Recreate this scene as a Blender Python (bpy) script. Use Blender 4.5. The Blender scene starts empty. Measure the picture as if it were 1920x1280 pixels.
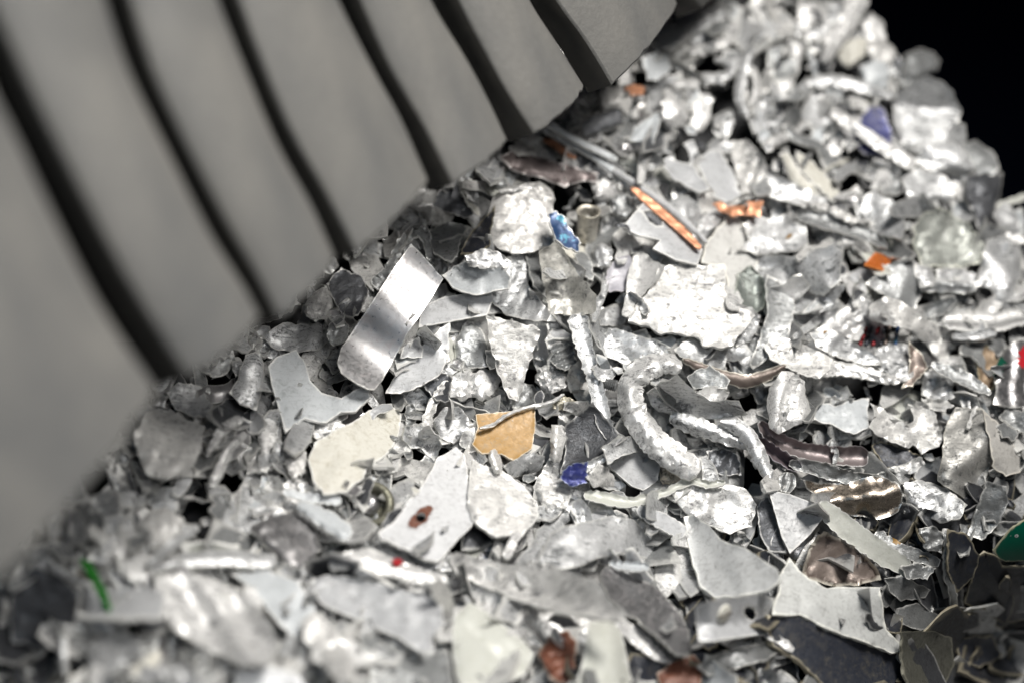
import bpy, math, random
import numpy as np
from mathutils import Vector, Matrix
from mathutils.geometry import delaunay_2d_cdt
from mathutils.bvhtree import BVHTree

SC = bpy.context.scene
COL = SC.collection
rng = np.random.default_rng(11)
random.seed(11)

# ------------------------------------------------------------------ camera
LENS, SENSOR = 85.0, 36.0
PITCH = math.radians(35)
CAM = np.array((0.0, -1.2 * math.cos(PITCH), 1.2 * math.sin(PITCH)))
RIGHT = np.array((1.0, 0.0, 0.0))
UP = np.array((0.0, math.sin(PITCH), math.cos(PITCH)))
FWD = np.array((0.0, math.cos(PITCH), -math.sin(PITCH)))
cd = bpy.data.cameras.new('camera')
cam = bpy.data.objects.new('camera', cd)
COL.objects.link(cam)
cd.lens, cd.sensor_width, cd.sensor_fit = LENS, SENSOR, 'HORIZONTAL'
cd.clip_start, cd.clip_end = 0.02, 60
cam.location = CAM
cam.rotation_euler = (math.pi / 2 - PITCH, 0, 0)
cd.dof.use_dof = True
cd.dof.focus_distance = 1.208
cd.dof.aperture_fstop = 2.1
cd.dof.aperture_blades = 9
SC.camera = cam

# ------------------------------------------------------------------ world and lamps
w = bpy.data.worlds.new('World')
SC.world = w
w.use_nodes = True
bg = w.node_tree.nodes['Background']
bg.inputs['Color'].default_value = (0.12, 0.25, 1.0, 1)
bg.inputs['Strength'].default_value = 0.004

def area(name, loc, target, size, power, col, spread=180):
    d = bpy.data.lights.new(name, 'AREA')
    d.shape = 'DISK'
    d.size, d.energy, d.color = size, power, col
    d.spread = math.radians(spread)
    o = bpy.data.objects.new(name, d)
    COL.objects.link(o)
    o.location = loc
    o.rotation_euler = (Vector(target) - Vector(loc)).to_track_quat('-Z', 'Y').to_euler()
    return o

area('key_lamp', (0.45, -0.12, 1.08), (-0.04, 0.02, 0), 0.42, 6.1, (1.0, 0.96, 0.90), 95)
area('added_fill', (-0.25, -0.85, 1.15), (-0.1, 0, 0), 1.1, 0.68, (0.50, 0.75, 1.0), 120)  # unseen fill, added to lift the shadows and tint them blue
area('added_side_fill', (0.30, -0.80, 0.80), (-0.22, -0.20, -0.06), 0.34, 0.42, (1.0, 0.97, 0.93), 48)  # unseen extra light, added to brighten the lower left and the front

SC.render.engine = 'CYCLES'
SC.cycles.use_denoising = True
SC.cycles.max_bounces = 6
SC.cycles.sample_clamp_indirect = 4
vs = SC.view_settings
vs.view_transform, vs.look, vs.gamma, vs.exposure = 'Standard', 'None', 1, 0
vs.use_curve_mapping = False

# ------------------------------------------------------------------ pixel <-> place
# The heap's face is one sloping sheet; a place on it is named by where the photo shows it, plus a height above it.
PX = SENSOR / LENS / 1920.0
def unp(x, y, d):
    x, y, d = np.broadcast_arrays(np.asarray(x, float), np.asarray(y, float), np.asarray(d, float))
    return (CAM + ((x - 960) * PX * d)[..., None] * RIGHT + ((640 - y) * PX * d)[..., None] * UP + d[..., None] * FWD)
def D0(x, y):
    x, y = np.asarray(x, float), np.asarray(y, float)
    s = .34 * (x - 1000) - .94 * (y - 690)
    pit = .11 * np.exp(-((x - 1930) / 230) ** 2 - ((y - 1250) / 150) ** 2) + .05 * np.exp(-((x - 20) / 170) ** 2 - ((y - 1230) / 170) ** 2)  # hollows sunk into both lower corners to deepen their shade
    return 1.2 + np.where(s > 0, 1.9e-4, 2.6e-4) * s - np.where(s > 0, .0176, .0273) * np.tanh(s / 160) + pit
_a, _b, _c = unp(600, 300, D0(600, 300)), unp(1400, 300, D0(1400, 300)), unp(1000, 1080, D0(1000, 1080))
NRM = np.cross(_c - _a, _b - _a); NRM /= np.linalg.norm(NRM)
if NRM @ FWD > 0: NRM = -NRM
MMPX = 0.265

# ------------------------------------------------------------------ materials
def nodes_of(m):
    m.use_nodes = True
    nt = m.node_tree
    nt.nodes.clear()
    return nt
class NT:
    def __init__(s, m):
        s.t = nodes_of(m)
    def n(s, kind, **kw):
        nd = s.t.nodes.new(kind)
        for k, v in kw.items():
            if k in nd.inputs: nd.inputs[k].default_value = v
            else: setattr(nd, k, v)
        return nd
    def l(s, a, b): s.t.links.new(a, b)
    def noise(s, vec, scale, detail=4, rough=0.6, dist=0.0):
        nd = s.n('ShaderNodeTexNoise', Scale=scale, Detail=detail, Roughness=rough, Distortion=dist)
        s.l(vec, nd.inputs['Vector'])
        return nd.outputs['Fac']
    def ramp(s, fac, p0, p1, c0=0.0, c1=1.0):
        nd = s.n('ShaderNodeMapRange')
        nd.inputs['From Min'].default_value, nd.inputs['From Max'].default_value = p0, p1
        nd.inputs['To Min'].default_value, nd.inputs['To Max'].default_value = c0, c1
        s.l(fac, nd.inputs['Value'])
        return nd.outputs['Result']
    def mix(s, fac, a, b, mode='MIX'):
        nd = s.n('ShaderNodeMix', data_type='RGBA', blend_type=mode)
        for sock, v in ((nd.inputs[0], fac), (nd.inputs[6], a), (nd.inputs[7], b)):
            if isinstance(v, (int, float)): sock.default_value = v
            elif isinstance(v, tuple): sock.default_value = (*v, 1)
            else: s.l(v, sock)
        return nd.outputs[2]
    def math(s, op, a, b=0.0):
        nd = s.n('ShaderNodeMath', operation=op)
        for i, v in enumerate((a, b)):
            if isinstance(v, (int, float)): nd.inputs[i].default_value = v
            else: s.l(v, nd.inputs[i])
        return nd.outputs[0]

MATS = {}
def metal(name, base, dirt, met=0.6, rough=0.42, dirtiness=0.5, bump=0.5, streak=0.5, rim=(0.72, 0.72, 0.70), scale=1.0, spots=None, coat=0.0):
    """torn metal: base colour broken up by grime blotches, streaky wear, fine pits; bare bright metal along the torn rim"""
    m = bpy.data.materials.new(name)
    s = NT(m)
    tc = s.n('ShaderNodeTexCoord').outputs['Object']
    at = s.n('ShaderNodeAttribute', attribute_name='tint')
    bs = s.n('ShaderNodeBsdfPrincipled')
    out = s.n('ShaderNodeOutputMaterial')
    mp = s.n('ShaderNodeMapping')
    mp.inputs['Scale'].default_value = (60 * scale, 420 * scale, 200 * scale)
    mp.inputs['Rotation'].default_value = (0.3, 0.2, 0.6)
    s.l(tc, mp.inputs['Vector'])
    big = s.noise(tc, 75 * scale, 5, 0.65, 0.8)
    fine = s.noise(tc, 520 * scale, 5, 0.7)
    stk = s.noise(mp.outputs['Vector'], 1.0, 5, 0.7, 0.6)
    pit = s.noise(tc, 1400 * scale, 2, 0.6)
    mid = s.noise(tc, 230 * scale, 6, 0.72, 1.2)
    scr = s.n('ShaderNodeMapping')
    scr.inputs['Scale'].default_value = (90 * scale, 2200 * scale, 700 * scale)
    scr.inputs['Rotation'].default_value = (0.7, -0.4, -0.9)
    s.l(tc, scr.inputs['Vector'])
    scratch = s.noise(scr.outputs['Vector'], 1.0, 3, 0.7, 0.3)
    grime = s.math('ADD', s.math('MULTIPLY', s.ramp(mid, 0.50, 0.60), 0.8), s.math('MULTIPLY', s.ramp(stk, 0.50, 0.62), streak))
    grime = s.math('MULTIPLY', grime, s.ramp(big, 0.40, 0.58, 0.15, 1.0))
    grime = s.math('ADD', grime, s.math('MULTIPLY', s.ramp(fine, 0.56, 0.64), 0.55))
    grime = s.math('ADD', grime, s.math('MULTIPLY', s.ramp(scratch, 0.60, 0.68), 0.5))
    grime = s.math('MULTIPLY', grime, dirtiness)
    grime = s.math('MINIMUM', grime, 1.0)
    col = s.mix(grime, base, dirt)
    if spots:
        sp = s.noise(tc, 130 * scale, 4, 0.6, 0.4)
        col = s.mix(s.ramp(sp, spots[1], spots[1] + 0.06), col, spots[0])
    rimf = s.math('MULTIPLY', s.ramp(s.math('ADD', at.outputs['Alpha'], s.math('MULTIPLY', fine, 0.6)), 0.85, 1.2), 0.85)
    col = s.mix(rimf, col, rim)
    col = s.mix(1.0, col, at.outputs['Color'], 'MULTIPLY')
    s.l(col, bs.inputs['Base Color'])
    s.l(s.math('MULTIPLY', s.math('SUBTRACT', 1.0, s.math('MULTIPLY', grime, .6)), met), bs.inputs['Metallic'])
    r = s.math('ADD', s.ramp(fine, 0.3, 0.7, rough - 0.1, rough + 0.12), s.math('MULTIPLY', grime, 0.2))
    s.l(r, bs.inputs['Roughness'])
    if coat:
        bs.inputs['Coat Weight'].default_value = coat
        bs.inputs['Coat Roughness'].default_value = 0.15
    hsum = s.math('ADD', s.math('MULTIPLY', s.noise(tc, 150 * scale, 4, 0.55, 0.5), .55), s.math('MULTIPLY', stk, 0.35 * streak))
    hsum = s.math('ADD', hsum, s.math('SUBTRACT', s.math('MULTIPLY', pit, 0.10), s.math('MULTIPLY', grime, 0.10)))
    bp = s.n('ShaderNodeBump', Strength=bump, Distance=0.004)
    s.l(hsum, bp.inputs['Height'])
    s.l(bp.outputs['Normal'], bs.inputs['Normal'])
    s.l(bs.outputs['BSDF'], out.inputs['Surface'])
    MATS[name] = m
    return m

metal('aluminium', (0.66, 0.67, 0.68), (0.10, 0.105, 0.11), 0.74, 0.45, 0.95, 0.30, 0.9)
metal('bright_aluminium', (0.80, 0.80, 0.795), (0.16, 0.16, 0.165), 0.60, 0.45, 0.92, 0.27, 0.8)
metal('whitened_aluminium', (0.66, 0.655, 0.64), (0.17, 0.17, 0.175), 0.38, 0.42, 0.85, 0.28, 0.8)
metal('grey_paint', (0.44, 0.45, 0.465), (0.18, 0.18, 0.185), 0.05, 0.42, 0.62, 0.14, 0.45)
metal('blue_grey_paint', (0.475, 0.50, 0.52), (0.25, 0.27, 0.28), 0.05, 0.42, 0.62, 0.14, 0.45)
metal('cream_paint', (0.57, 0.56, 0.51), (0.30, 0.27, 0.20), 0.03, 0.45, 0.62, 0.14, 0.45)
metal('greenish_paint', (0.50, 0.51, 0.475), (0.35, 0.36, 0.30), 0.05, 0.42, 0.62, 0.14, 0.45)
metal('dark_metal', (0.10, 0.105, 0.115), (0.035, 0.035, 0.04), 0.55, 0.38, 0.8, 0.35, 0.8, rim=(0.55, 0.55, 0.54))
metal('mid_metal', (0.30, 0.31, 0.315), (0.09, 0.09, 0.09), 0.6, 0.38, 0.8, 0.4, 0.8)
metal('black_plate', (0.022, 0.025, 0.034), (0.06, 0.055, 0.045), 0.2, 0.42, 0.6, 0.25, 0.4, rim=(0.30, 0.27, 0.20))
metal('polished_aluminium', (0.40, 0.40, 0.41), (0.28, 0.23, 0.23), 0.9, 0.34, 0.4, 0.025, 0.3)
metal('bronze_metal', (0.30, 0.26, 0.22), (0.12, 0.10, 0.08), 0.85, 0.26, 0.5, 0.12, 0.3)
metal('brown_sheet', (0.16, 0.13, 0.115), (0.07, 0.06, 0.05), 0.4, 0.4, 0.5, 0.15, 0.3, rim=(0.6, 0.57, 0.5))
metal('copper', (0.55, 0.26, 0.15), (0.40, 0.16, 0.08), 0.5, 0.40, 0.5, 0.05, 0.3, rim=(0.85, 0.45, 0.28))
metal('tan_paint', (0.33, 0.185, 0.045), (0.30, 0.26, 0.20), 0.05, 0.45, 0.55, 0.14, 0.15, rim=(0.6, 0.55, 0.45), spots=((0.30, 0.29, 0.27), 0.66))
metal('blue_paint', (0.025, 0.06, 0.15), (0.02, 0.03, 0.06), 0.3, 0.38, 0.6, 0.15, 0.6, spots=((0.07, 0.25, 0.36), 0.53), coat=0.2)
metal('blue_film', (0.09, 0.10, 0.30), (0.22, 0.22, 0.27), 0.3, 0.35, 0.8, 0.2, 0.5)
metal('orange_paint', (0.45, 0.12, 0.025), (0.4, 0.1, 0.03), 0.2, 0.28, 0.3, 0.1, 0.2, rim=(0.85, 0.3, 0.08))
metal('rust_paint', (0.20, 0.075, 0.045), (0.08, 0.04, 0.03), 0.1, 0.45, 0.6, 0.2, 0.5, rim=(0.7, 0.6, 0.5))
metal('green_board', (0.0, 0.085, 0.05), (0.0, 0.05, 0.03), 0.0, 0.35, 0.2, 0.02, 0.1, rim=(0.45, 0.42, 0.3))
metal('green_paint', (0.03, 0.34, 0.03), (0.01, 0.10, 0.01), 0.0, 0.35, 0.4, 0.1, 0.2, rim=(0.05, 0.4, 0.05))
metal('red_paint', (0.50, 0.02, 0.03), (0.25, 0.01, 0.02), 0.0, 0.35, 0.2, 0.05, 0.1, rim=(0.5, 0.03, 0.03))

def rubber():
    m = bpy.data.materials.new('dusty_rubber')
    s = NT(m)
    tc = s.n('ShaderNodeTexCoord').outputs['Object']
    mp = s.n('ShaderNodeMapping')
    mp.inputs['Scale'].default_value = (7, 7, 2.2)
    mp.inputs['Rotation'].default_value = (0, 0.5, 0)
    s.l(tc, mp.inputs['Vector'])
    a = s.noise(mp.outputs['Vector'], 2.2, 5, 0.6, 0.5)
    b = s.noise(tc, 320, 4, 0.7)
    c = s.mix(s.ramp(a, 0.3, 0.72), (0.085, 0.088, 0.09), (0.175, 0.170, 0.158))
    c = s.mix(s.math('MULTIPLY', s.ramp(b, 0.4, 0.75), 0.35), c, (0.09, 0.09, 0.087))
    at = s.n('ShaderNodeAttribute', attribute_name='tint')
    c = s.mix(1.0, c, at.outputs['Color'], 'MULTIPLY')
    bs = s.n('ShaderNodeBsdfPrincipled')
    bs.inputs['Roughness'].default_value = 0.62
    s.l(c, bs.inputs['Base Color'])
    bp = s.n('ShaderNodeBump', Strength=0.25, Distance=0.002)
    s.l(b, bp.inputs['Height']); s.l(bp.outputs['Normal'], bs.inputs['Normal'])
    out = s.n('ShaderNodeOutputMaterial')
    s.l(bs.outputs['BSDF'], out.inputs['Surface'])
    MATS['dusty_rubber'] = m
    k = bpy.data.materials.new('shaded_rubber')  # flap sides and backs: shade of the gaps put into a darker colour
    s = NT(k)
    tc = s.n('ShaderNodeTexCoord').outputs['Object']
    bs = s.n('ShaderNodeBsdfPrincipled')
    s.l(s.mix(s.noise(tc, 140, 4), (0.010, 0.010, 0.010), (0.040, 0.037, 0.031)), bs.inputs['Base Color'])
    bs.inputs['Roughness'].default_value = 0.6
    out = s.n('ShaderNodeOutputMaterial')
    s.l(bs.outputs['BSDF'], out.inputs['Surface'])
    MATS['shaded_rubber'] = k
rubber()
def belt():
    m = bpy.data.materials.new('dark_floor')
    s = NT(m)
    tc = s.n('ShaderNodeTexCoord').outputs['Object']
    bs = s.n('ShaderNodeBsdfPrincipled')
    c = s.mix(s.noise(tc, 9, 5), (0.004, 0.006, 0.016), (0.006, 0.009, 0.022))
    s.l(c, bs.inputs['Base Color'])
    bs.inputs['Roughness'].default_value = 0.95
    bs.inputs['Specular IOR Level'].default_value = 0.05
    out = s.n('ShaderNodeOutputMaterial')
    s.l(bs.outputs['BSDF'], out.inputs['Surface'])
    MATS['dark_floor'] = m
belt()

# ------------------------------------------------------------------ shape helpers
def wob(p, wl, r, n=4, ridged=True):
    """folds and dents: a few crossing crease trains, p in photo units, wl their spacing"""
    out = np.zeros(len(p))
    for i in range(n):
        a = r.uniform(0, 2 * math.pi)
        k = 2 * math.pi / (wl * r.uniform(0.6, 1.7))
        u = (p[:, 0] * math.cos(a) + p[:, 1] * math.sin(a)) * k + r.uniform(0, 6.3)
        v = (-p[:, 0] * math.sin(a) + p[:, 1] * math.cos(a)) * k * 0.6 + r.uniform(0, 6.3)
        u = u + 1.1 * np.sin(v) + 0.4 * np.sin(2.3 * v + u * 0.7)
        s = np.sin(u * 0.5)
        out += (np.abs(s) - 0.64) * (1 if r.random() < .5 else -1) if ridged else np.sin(u) * 0.6
    return out / math.sqrt(n)

def inside(px, py, poly):
    x0, y0 = poly[:, 0], poly[:, 1]
    x1, y1 = np.roll(x0, -1), np.roll(y0, -1)
    res = np.zeros(len(px), bool)
    for a, b, c, d in zip(x0, y0, x1, y1):
        if b == d: continue
        t = ((b > py) != (d > py)) & (px < (c - a) * (py - b) / (d - b) + a)
        res ^= t
    return res

def edge_dist(p, loop):
    a = loop; b = np.roll(loop, -1, 0)
    ab = b - a
    L = (ab ** 2).sum(1) + 1e-9
    best = np.full(len(p), 1e9)
    for i in range(len(a)):
        t = np.clip(((p - a[i]) @ ab[i]) / L[i], 0, 1)
        q = a[i] + t[:, None] * ab[i]
        best = np.minimum(best, ((p - q) ** 2).sum(1))
    return np.sqrt(best)

def resample(poly, s, smooth=False):
    out = []
    n = len(poly)
    for i in range(n):
        a, b = poly[i], poly[(i + 1) % n]
        L = math.hypot(*(b - a))
        k = max(1, int(round(L / s)))
        for j in range(k): out.append(a + (b - a) * j / k)
    return np.array(out)

def catmull(P, k):
    P = np.asarray(P, float)
    Q = np.vstack([2 * P[0] - P[1], P, 2 * P[-1] - P[-2]])
    out = []
    for i in range(1, len(Q) - 2):
        for j in range(k):
            t = j / k
            a, b, c, d = Q[i - 1], Q[i], Q[i + 1], Q[i + 2]
            out.append(0.5 * (2 * b + (c - a) * t + (2 * a - 5 * b + 4 * c - d) * t * t + (3 * b - a - 3 * c + d) * t ** 3))
    out.append(P[-1])
    return np.array(out)

def round_poly(poly, it=1):
    P = np.asarray(poly, float)
    for _ in range(it):
        N = np.roll(P, -1, 0)
        P = np.stack([P * .78 + N * .22, P * .22 + N * .78], 1).reshape(-1, 2)
    return P

class Sheet:
    """flat patch in photo units: points p, height h (mm) over its resting plane, under-height u (mm), triangles, rim weight"""
    pass

def plate(pts, o, r):
    poly = np.asarray(pts, float)
    size = max(np.ptp(poly[:, 0]), np.ptp(poly[:, 1]))
    s = o.get('s') or min(8.0, max(3.5, size / 16))
    if o.get('round'): poly = round_poly(poly, o['round'])
    loop = resample(poly, s)
    jag = o.get('jag', 1.6)
    if jag:
        c = loop.mean(0)
        nx = np.roll(loop, -1, 0) - np.roll(loop, 1, 0)
        nx = np.stack([nx[:, 1], -nx[:, 0]], 1) / (np.linalg.norm(nx, axis=1)[:, None] + 1e-6)
        nz = r.normal(0, 1, len(loop))
        nz = nz * .6 + np.roll(nz, 1) * .4
        kk = np.arange(len(loop)) / len(loop) * 2 * math.pi
        nz2 = sum(np.sin(kk * f + r.uniform(0, 6.3)) * r.uniform(.3, 1) for f in (5, 8, 13, 19)) * .6
        act = np.clip(np.sin(kk * 2 + r.uniform(0, 6.3)) + np.sin(kk * 5 + r.uniform(0, 6.3)) * .7 + .25, .12, 1.3)
        loop = loop + nx * ((nz * .75 * act + nz2 * .9) * jag)[:, None]
    holes = [resample(np.asarray(hp, float), s * .8) for hp in o.get('holes', ())]
    x0, y0 = loop.min(0); x1, y1 = loop.max(0)
    gx, gy = np.meshgrid(np.arange(x0, x1, s), np.arange(y0, y1, s * .87))
    gx = gx + (np.arange(gx.shape[0])[:, None] % 2) * s / 2
    g = np.stack([gx.ravel(), gy.ravel()], 1) + r.uniform(-.22, .22, (gx.size, 2)) * s
    g = g[inside(g[:, 0], g[:, 1], loop)]
    if len(g): g = g[edge_dist(g, loop) > s * .55]
    for hl in holes:
        if len(g):
            g = g[~inside(g[:, 0], g[:, 1], hl)]
            g = g[edge_dist(g, hl) > s * .5]
    allp = np.vstack([loop, *holes, g]) if len(g) else np.vstack([loop, *holes])
    edges = [(i, (i + 1) % len(loop)) for i in range(len(loop))]
    k = len(loop)
    for hl in holes:
        edges += [(k + i, k + (i + 1) % len(hl)) for i in range(len(hl))]
        k += len(hl)
    V, E, F = delaunay_2d_cdt([Vector(q) for q in allp], edges, [], 0, 1e-4)[:3]
    p = np.array([tuple(q) for q in V])
    F = np.array([f for f in F if len(f) == 3])
    cen = p[F].mean(1)
    ok = inside(cen[:, 0], cen[:, 1], loop)
    for hl in holes: ok &= ~inside(cen[:, 0], cen[:, 1], hl)
    F = F[ok]
    used = np.unique(F)
    mp = np.full(len(p), -1); mp[used] = np.arange(len(used))
    p = p[used]; F = mp[F]
    ar = (p[F[:, 1], 0] - p[F[:, 0], 0]) * (p[F[:, 2], 1] - p[F[:, 0], 1]) - (p[F[:, 1], 1] - p[F[:, 0], 1]) * (p[F[:, 2], 0] - p[F[:, 0], 0])
    F[ar < 0] = F[ar < 0][:, ::-1]
    S = Sheet()
    S.p, S.F = p, F
    de = edge_dist(p, loop)
    for hl in holes: de = np.minimum(de, edge_dist(p, hl))
    S.de = de
    S.loop = loop
    S.st = None
    return S

def ribbon(pts, o, r):
    P = np.asarray([(q + (0,) * 5)[:4] for q in pts], float)   # x, y, width, height
    k = 8
    K = catmull(P, k)
    seg = np.linalg.norm(np.diff(K[:, :2], axis=0), axis=1)
    s = o.get('s') or 5.0
    d = np.concatenate([[0], np.cumsum(seg)])
    ns = max(6, int(d[-1] / s))
    q = np.linspace(0, d[-1], ns + 1)
    K = np.stack([np.interp(q, d, K[:, i]) for i in range(4)], 1)
    T = np.gradient(K[:, :2], axis=0); T /= np.linalg.norm(T, axis=1)[:, None] + 1e-9
    Nn = np.stack([-T[:, 1], T[:, 0]], 1)
    wmax = K[:, 2].max()
    nt = o.get('nt') or max(6, int(2 * wmax / s))
    t = np.linspace(-1, 1, nt + 1)
    jag = o.get('jag', 1.2)
    e0 = 1 + r.normal(0, 1, ns + 1) * jag / np.maximum(K[:, 2], 2)
    e1 = 1 + r.normal(0, 1, ns + 1) * jag / np.maximum(K[:, 2], 2)
    W = np.where(t[None, :] < 0, e0[:, None], e1[:, None]) * K[:, 2][:, None]
    if o.get('taper', True):
        endf = np.minimum(1, np.minimum(np.arange(ns + 1), np.arange(ns, -1, -1)) / 1.5 * .45 + .55)
        W = W * endf[:, None]
    p = K[:, None, :2] + Nn[:, None, :] * (t[None, :, None] * W[..., None])
    m = nt + 1
    idx = np.arange((ns + 1) * m).reshape(ns + 1, m)
    a, b, c, e = idx[:-1, :-1].ravel(), idx[:-1, 1:].ravel(), idx[1:, 1:].ravel(), idx[1:, :-1].ravel()
    F = np.vstack([np.stack([a, b, c], 1), np.stack([a, c, e], 1)])
    S = Sheet()
    S.p = p.reshape(-1, 2); S.F = F
    tt = np.tile(t, ns + 1)
    ss = np.repeat(q / d[-1], m)
    S.st = (ss, tt, np.repeat(K[:, 3], m))
    S.de = np.minimum((1 - np.abs(tt)) * np.repeat(K[:, 2], m), np.minimum(ss, 1 - ss) * d[-1])
    S.loop = np.vstack([S.p[idx[:, 0]], S.p[idx[-1, 1:]], S.p[idx[::-1, -1]][1:], S.p[idx[0, ::-1]][1:-1]])
    ar = (p.reshape(-1, 2)[F[:, 1]] - p.reshape(-1, 2)[F[:, 0]])
    br = (p.reshape(-1, 2)[F[:, 2]] - p.reshape(-1, 2)[F[:, 0]])
    if (ar[:, 0] * br[:, 1] - ar[:, 1] * br[:, 0]).sum() < 0: S.F = F[:, ::-1]
    return S

def relief(S, o, r):
    p = S.p
    c = S.loop.mean(0)
    L = S.loop - c
    size = max(np.ptp(S.loop[:, 0]), np.ptp(S.loop[:, 1]), 8)
    h = np.zeros(len(p))
    amp, wl = o.get('cr', (0.9, 45))
    if amp:
        h += wob(p, wl, r, 4) * amp
        h += wob(p, wl * .38, r, 4) * amp * .42
    fine = o.get('fine', 0.10)
    if fine: h += wob(p, 15, r, 4) * fine
    for ang, a in o.get('bend', ()):
        an = math.radians(ang)
        u = ((p - c) @ np.array((math.cos(an), math.sin(an))))
        ul = np.abs(L @ np.array((math.cos(an), math.sin(an)))).max()
        h += a * ((u / ul) ** 2 - .4)
    for ang, a, wlen, ph in o.get('wave', ()):
        an = math.radians(ang)
        u = ((p - c) @ np.array((math.cos(an), math.sin(an))))
        v = ((p - c) @ np.array((-math.sin(an), math.cos(an))))
        h += a * np.sin(u * 2 * math.pi / wlen + ph + .5 * np.sin(v / wlen * 2))
    for xa, ya, xb, yb, sl in o.get('fold', ()):
        dx, dy = xb - xa, yb - ya
        n = math.hypot(dx, dy)
        u = ((p[:, 0] - xa) * dy - (p[:, 1] - ya) * dx) / n
        h += sl * np.maximum(0, u)
    for xa, ya, xb, yb, wd, dp in o.get('groove', ()):
        a_, b_ = np.array((xa, ya)), np.array((xb, yb))
        t = np.clip(((p - a_) @ (b_ - a_)) / ((b_ - a_) @ (b_ - a_)), 0, 1)
        q = a_ + t[:, None] * (b_ - a_)
        q = q + np.stack([np.sin(t * 9 + 1), np.cos(t * 7)], 1) * wd * .5
        h -= dp * np.exp(-((p - q) ** 2).sum(1) / (wd * wd))
    for x, y, rad, a in o.get('dome', ()):
        dd = np.sqrt(((p - (x, y)) ** 2).sum(1)) / rad
        h += a * np.clip(1.25 - dd, 0, .45) / .45
    u = np.zeros(len(p))
    if o.get('puff'):
        pf = o['puff'] * (.55 if S.st is None else .75)
        if S.st is not None: t0 = r.uniform(-.45, .45); prof = (1.05 - np.sqrt((S.st[1] - t0) ** 2 + .02) / (1 + abs(t0))) * np.clip(np.minimum(S.st[0], 1 - S.st[0]) * 9 + .35, 0, 1)
        else:
            dm = S.de.max() + 1e-6
            prof = np.sqrt(np.clip(1 - (1 - np.clip(S.de / dm, 0, 1)) ** 2, 0, 1))
            fac = np.full(len(p), 9.0)
            for _ in range(6):
                a_ = r.uniform(0, 2 * math.pi); sl = r.uniform(.5, 1.5)
                fac = np.minimum(fac, r.uniform(.75, 1.05) + sl * ((p - c) @ np.array((math.cos(a_), math.sin(a_)))) / size)
            prof = np.minimum(prof, np.maximum(fac, .1) + .12 * prof)
        h += pf * prof; u += pf * .7 * prof
    if S.st is not None:
        ss, tt, hk = S.st
        h += hk + o.get('cup', 0) * (tt ** 2 - .5)
        if o.get('flute'): h += o['flute'][0] * np.sin(tt * math.pi * o['flute'][1])
        if o.get('twist'): h += o['twist'] * tt * (ss - .4)
    burr = o.get('burr', 0.7)
    rim = np.clip(1 - S.de / o.get('rimpx', 4.0), 0, 1)
    if burr:
        lump = wob(p, 19, r, 4, True) * .8 + wob(p, 34, r, 3, False) * .9
        h += burr * lump * np.clip(1 - S.de / 11.0, 0, 1)
        h += burr * .9 * np.clip(1 - S.de / 6.0, 0, 1) * (0.35 + .65 * (wob(p, 38, r, 3, False) > .1))
    S.h, S.u, S.rim = h, u, rim
    lip = wob(p, 90, r, 3, False)
    S.h = S.h + o.get('curl', 0) * np.clip(1 - S.de / (size * .22), 0, 1) ** 2 * (1 if o.get('curlall') else lip)

# ------------------------------------------------------------------ the heap as it fills: height of the top surface, mm
CELL, HX0, HY0, HW, HH = 8.0, -420.0, -420.0, 356, 280
BASE = -34.0
H = np.full((HH, HW), BASE)
def cells(p):
    i = np.clip(((p[:, 1] - HY0) / CELL).astype(int), 0, HH - 1)
    j = np.clip(((p[:, 0] - HX0) / CELL).astype(int), 0, HW - 1)
    return i, j

class Piece:
    pass
PIECES = []

def drop(S, o, r, q=0.7, cap=26.0):
    """let the patch come to rest on what lies below; returns world points of top and under side"""
    i, j = cells(S.p)
    h0 = H[i, j]
    c = S.loop.mean(0)
    X = S.p - c
    tb = o.get('tilt', (0.0, 0.0))
    A = np.stack([np.ones(len(X)), X[:, 0], X[:, 1]], 1)
    try:
        f = np.linalg.lstsq(A.T @ A + np.diag([0, 60., 60.]) * len(X), A.T @ h0, rcond=None)[0]
    except Exception:
        f = np.zeros(3)
    settle = o.get('settle', 0.6)
    b = np.clip(f[1] * settle, -.16, .16) + tb[0]
    cc = np.clip(f[2] * settle, -.16, .16) + tb[1]
    th = o.get('t', 1.5)
    pl = b * X[:, 0] + cc * X[:, 1]
    bottom = pl + S.h - th - S.u
    a = np.quantile(h0 - bottom, q) + o.get('lift', 0)
    if cap is not None: a = min(a, cap - np.median(pl))
    z = pl + a
    top = z + S.h
    np.maximum.at(H, (i, j), np.minimum(top, cap + 6))
    S.a = a
    Tp = unp(S.p[:, 0], S.p[:, 1], D0(S.p[:, 0], S.p[:, 1]) - top * 1e-3)
    th_v = th * (1 + .55 * S.rim * wob(S.p, 14, r, 3, False)) * (1 - .35 * S.rim)
    th_v = np.maximum(th_v, .25)
    # under side: pushed back along the patch's own facing
    cN = np.cross(unp(c[0], c[1] + 10, D0(c[0], c[1] + 10) - cc * 10e-3) - unp(c[0], c[1], D0(*c)),
                  unp(c[0] + 10, c[1], D0(c[0] + 10, c[1]) - b * 10e-3) - unp(c[0], c[1], D0(*c)))
    cN /= np.linalg.norm(cN)
    if cN @ FWD > 0: cN = -cN
    Bp = Tp - cN * ((th_v + S.u * 1.6) * 1e-3)[:, None]
    return Tp, Bp

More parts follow.
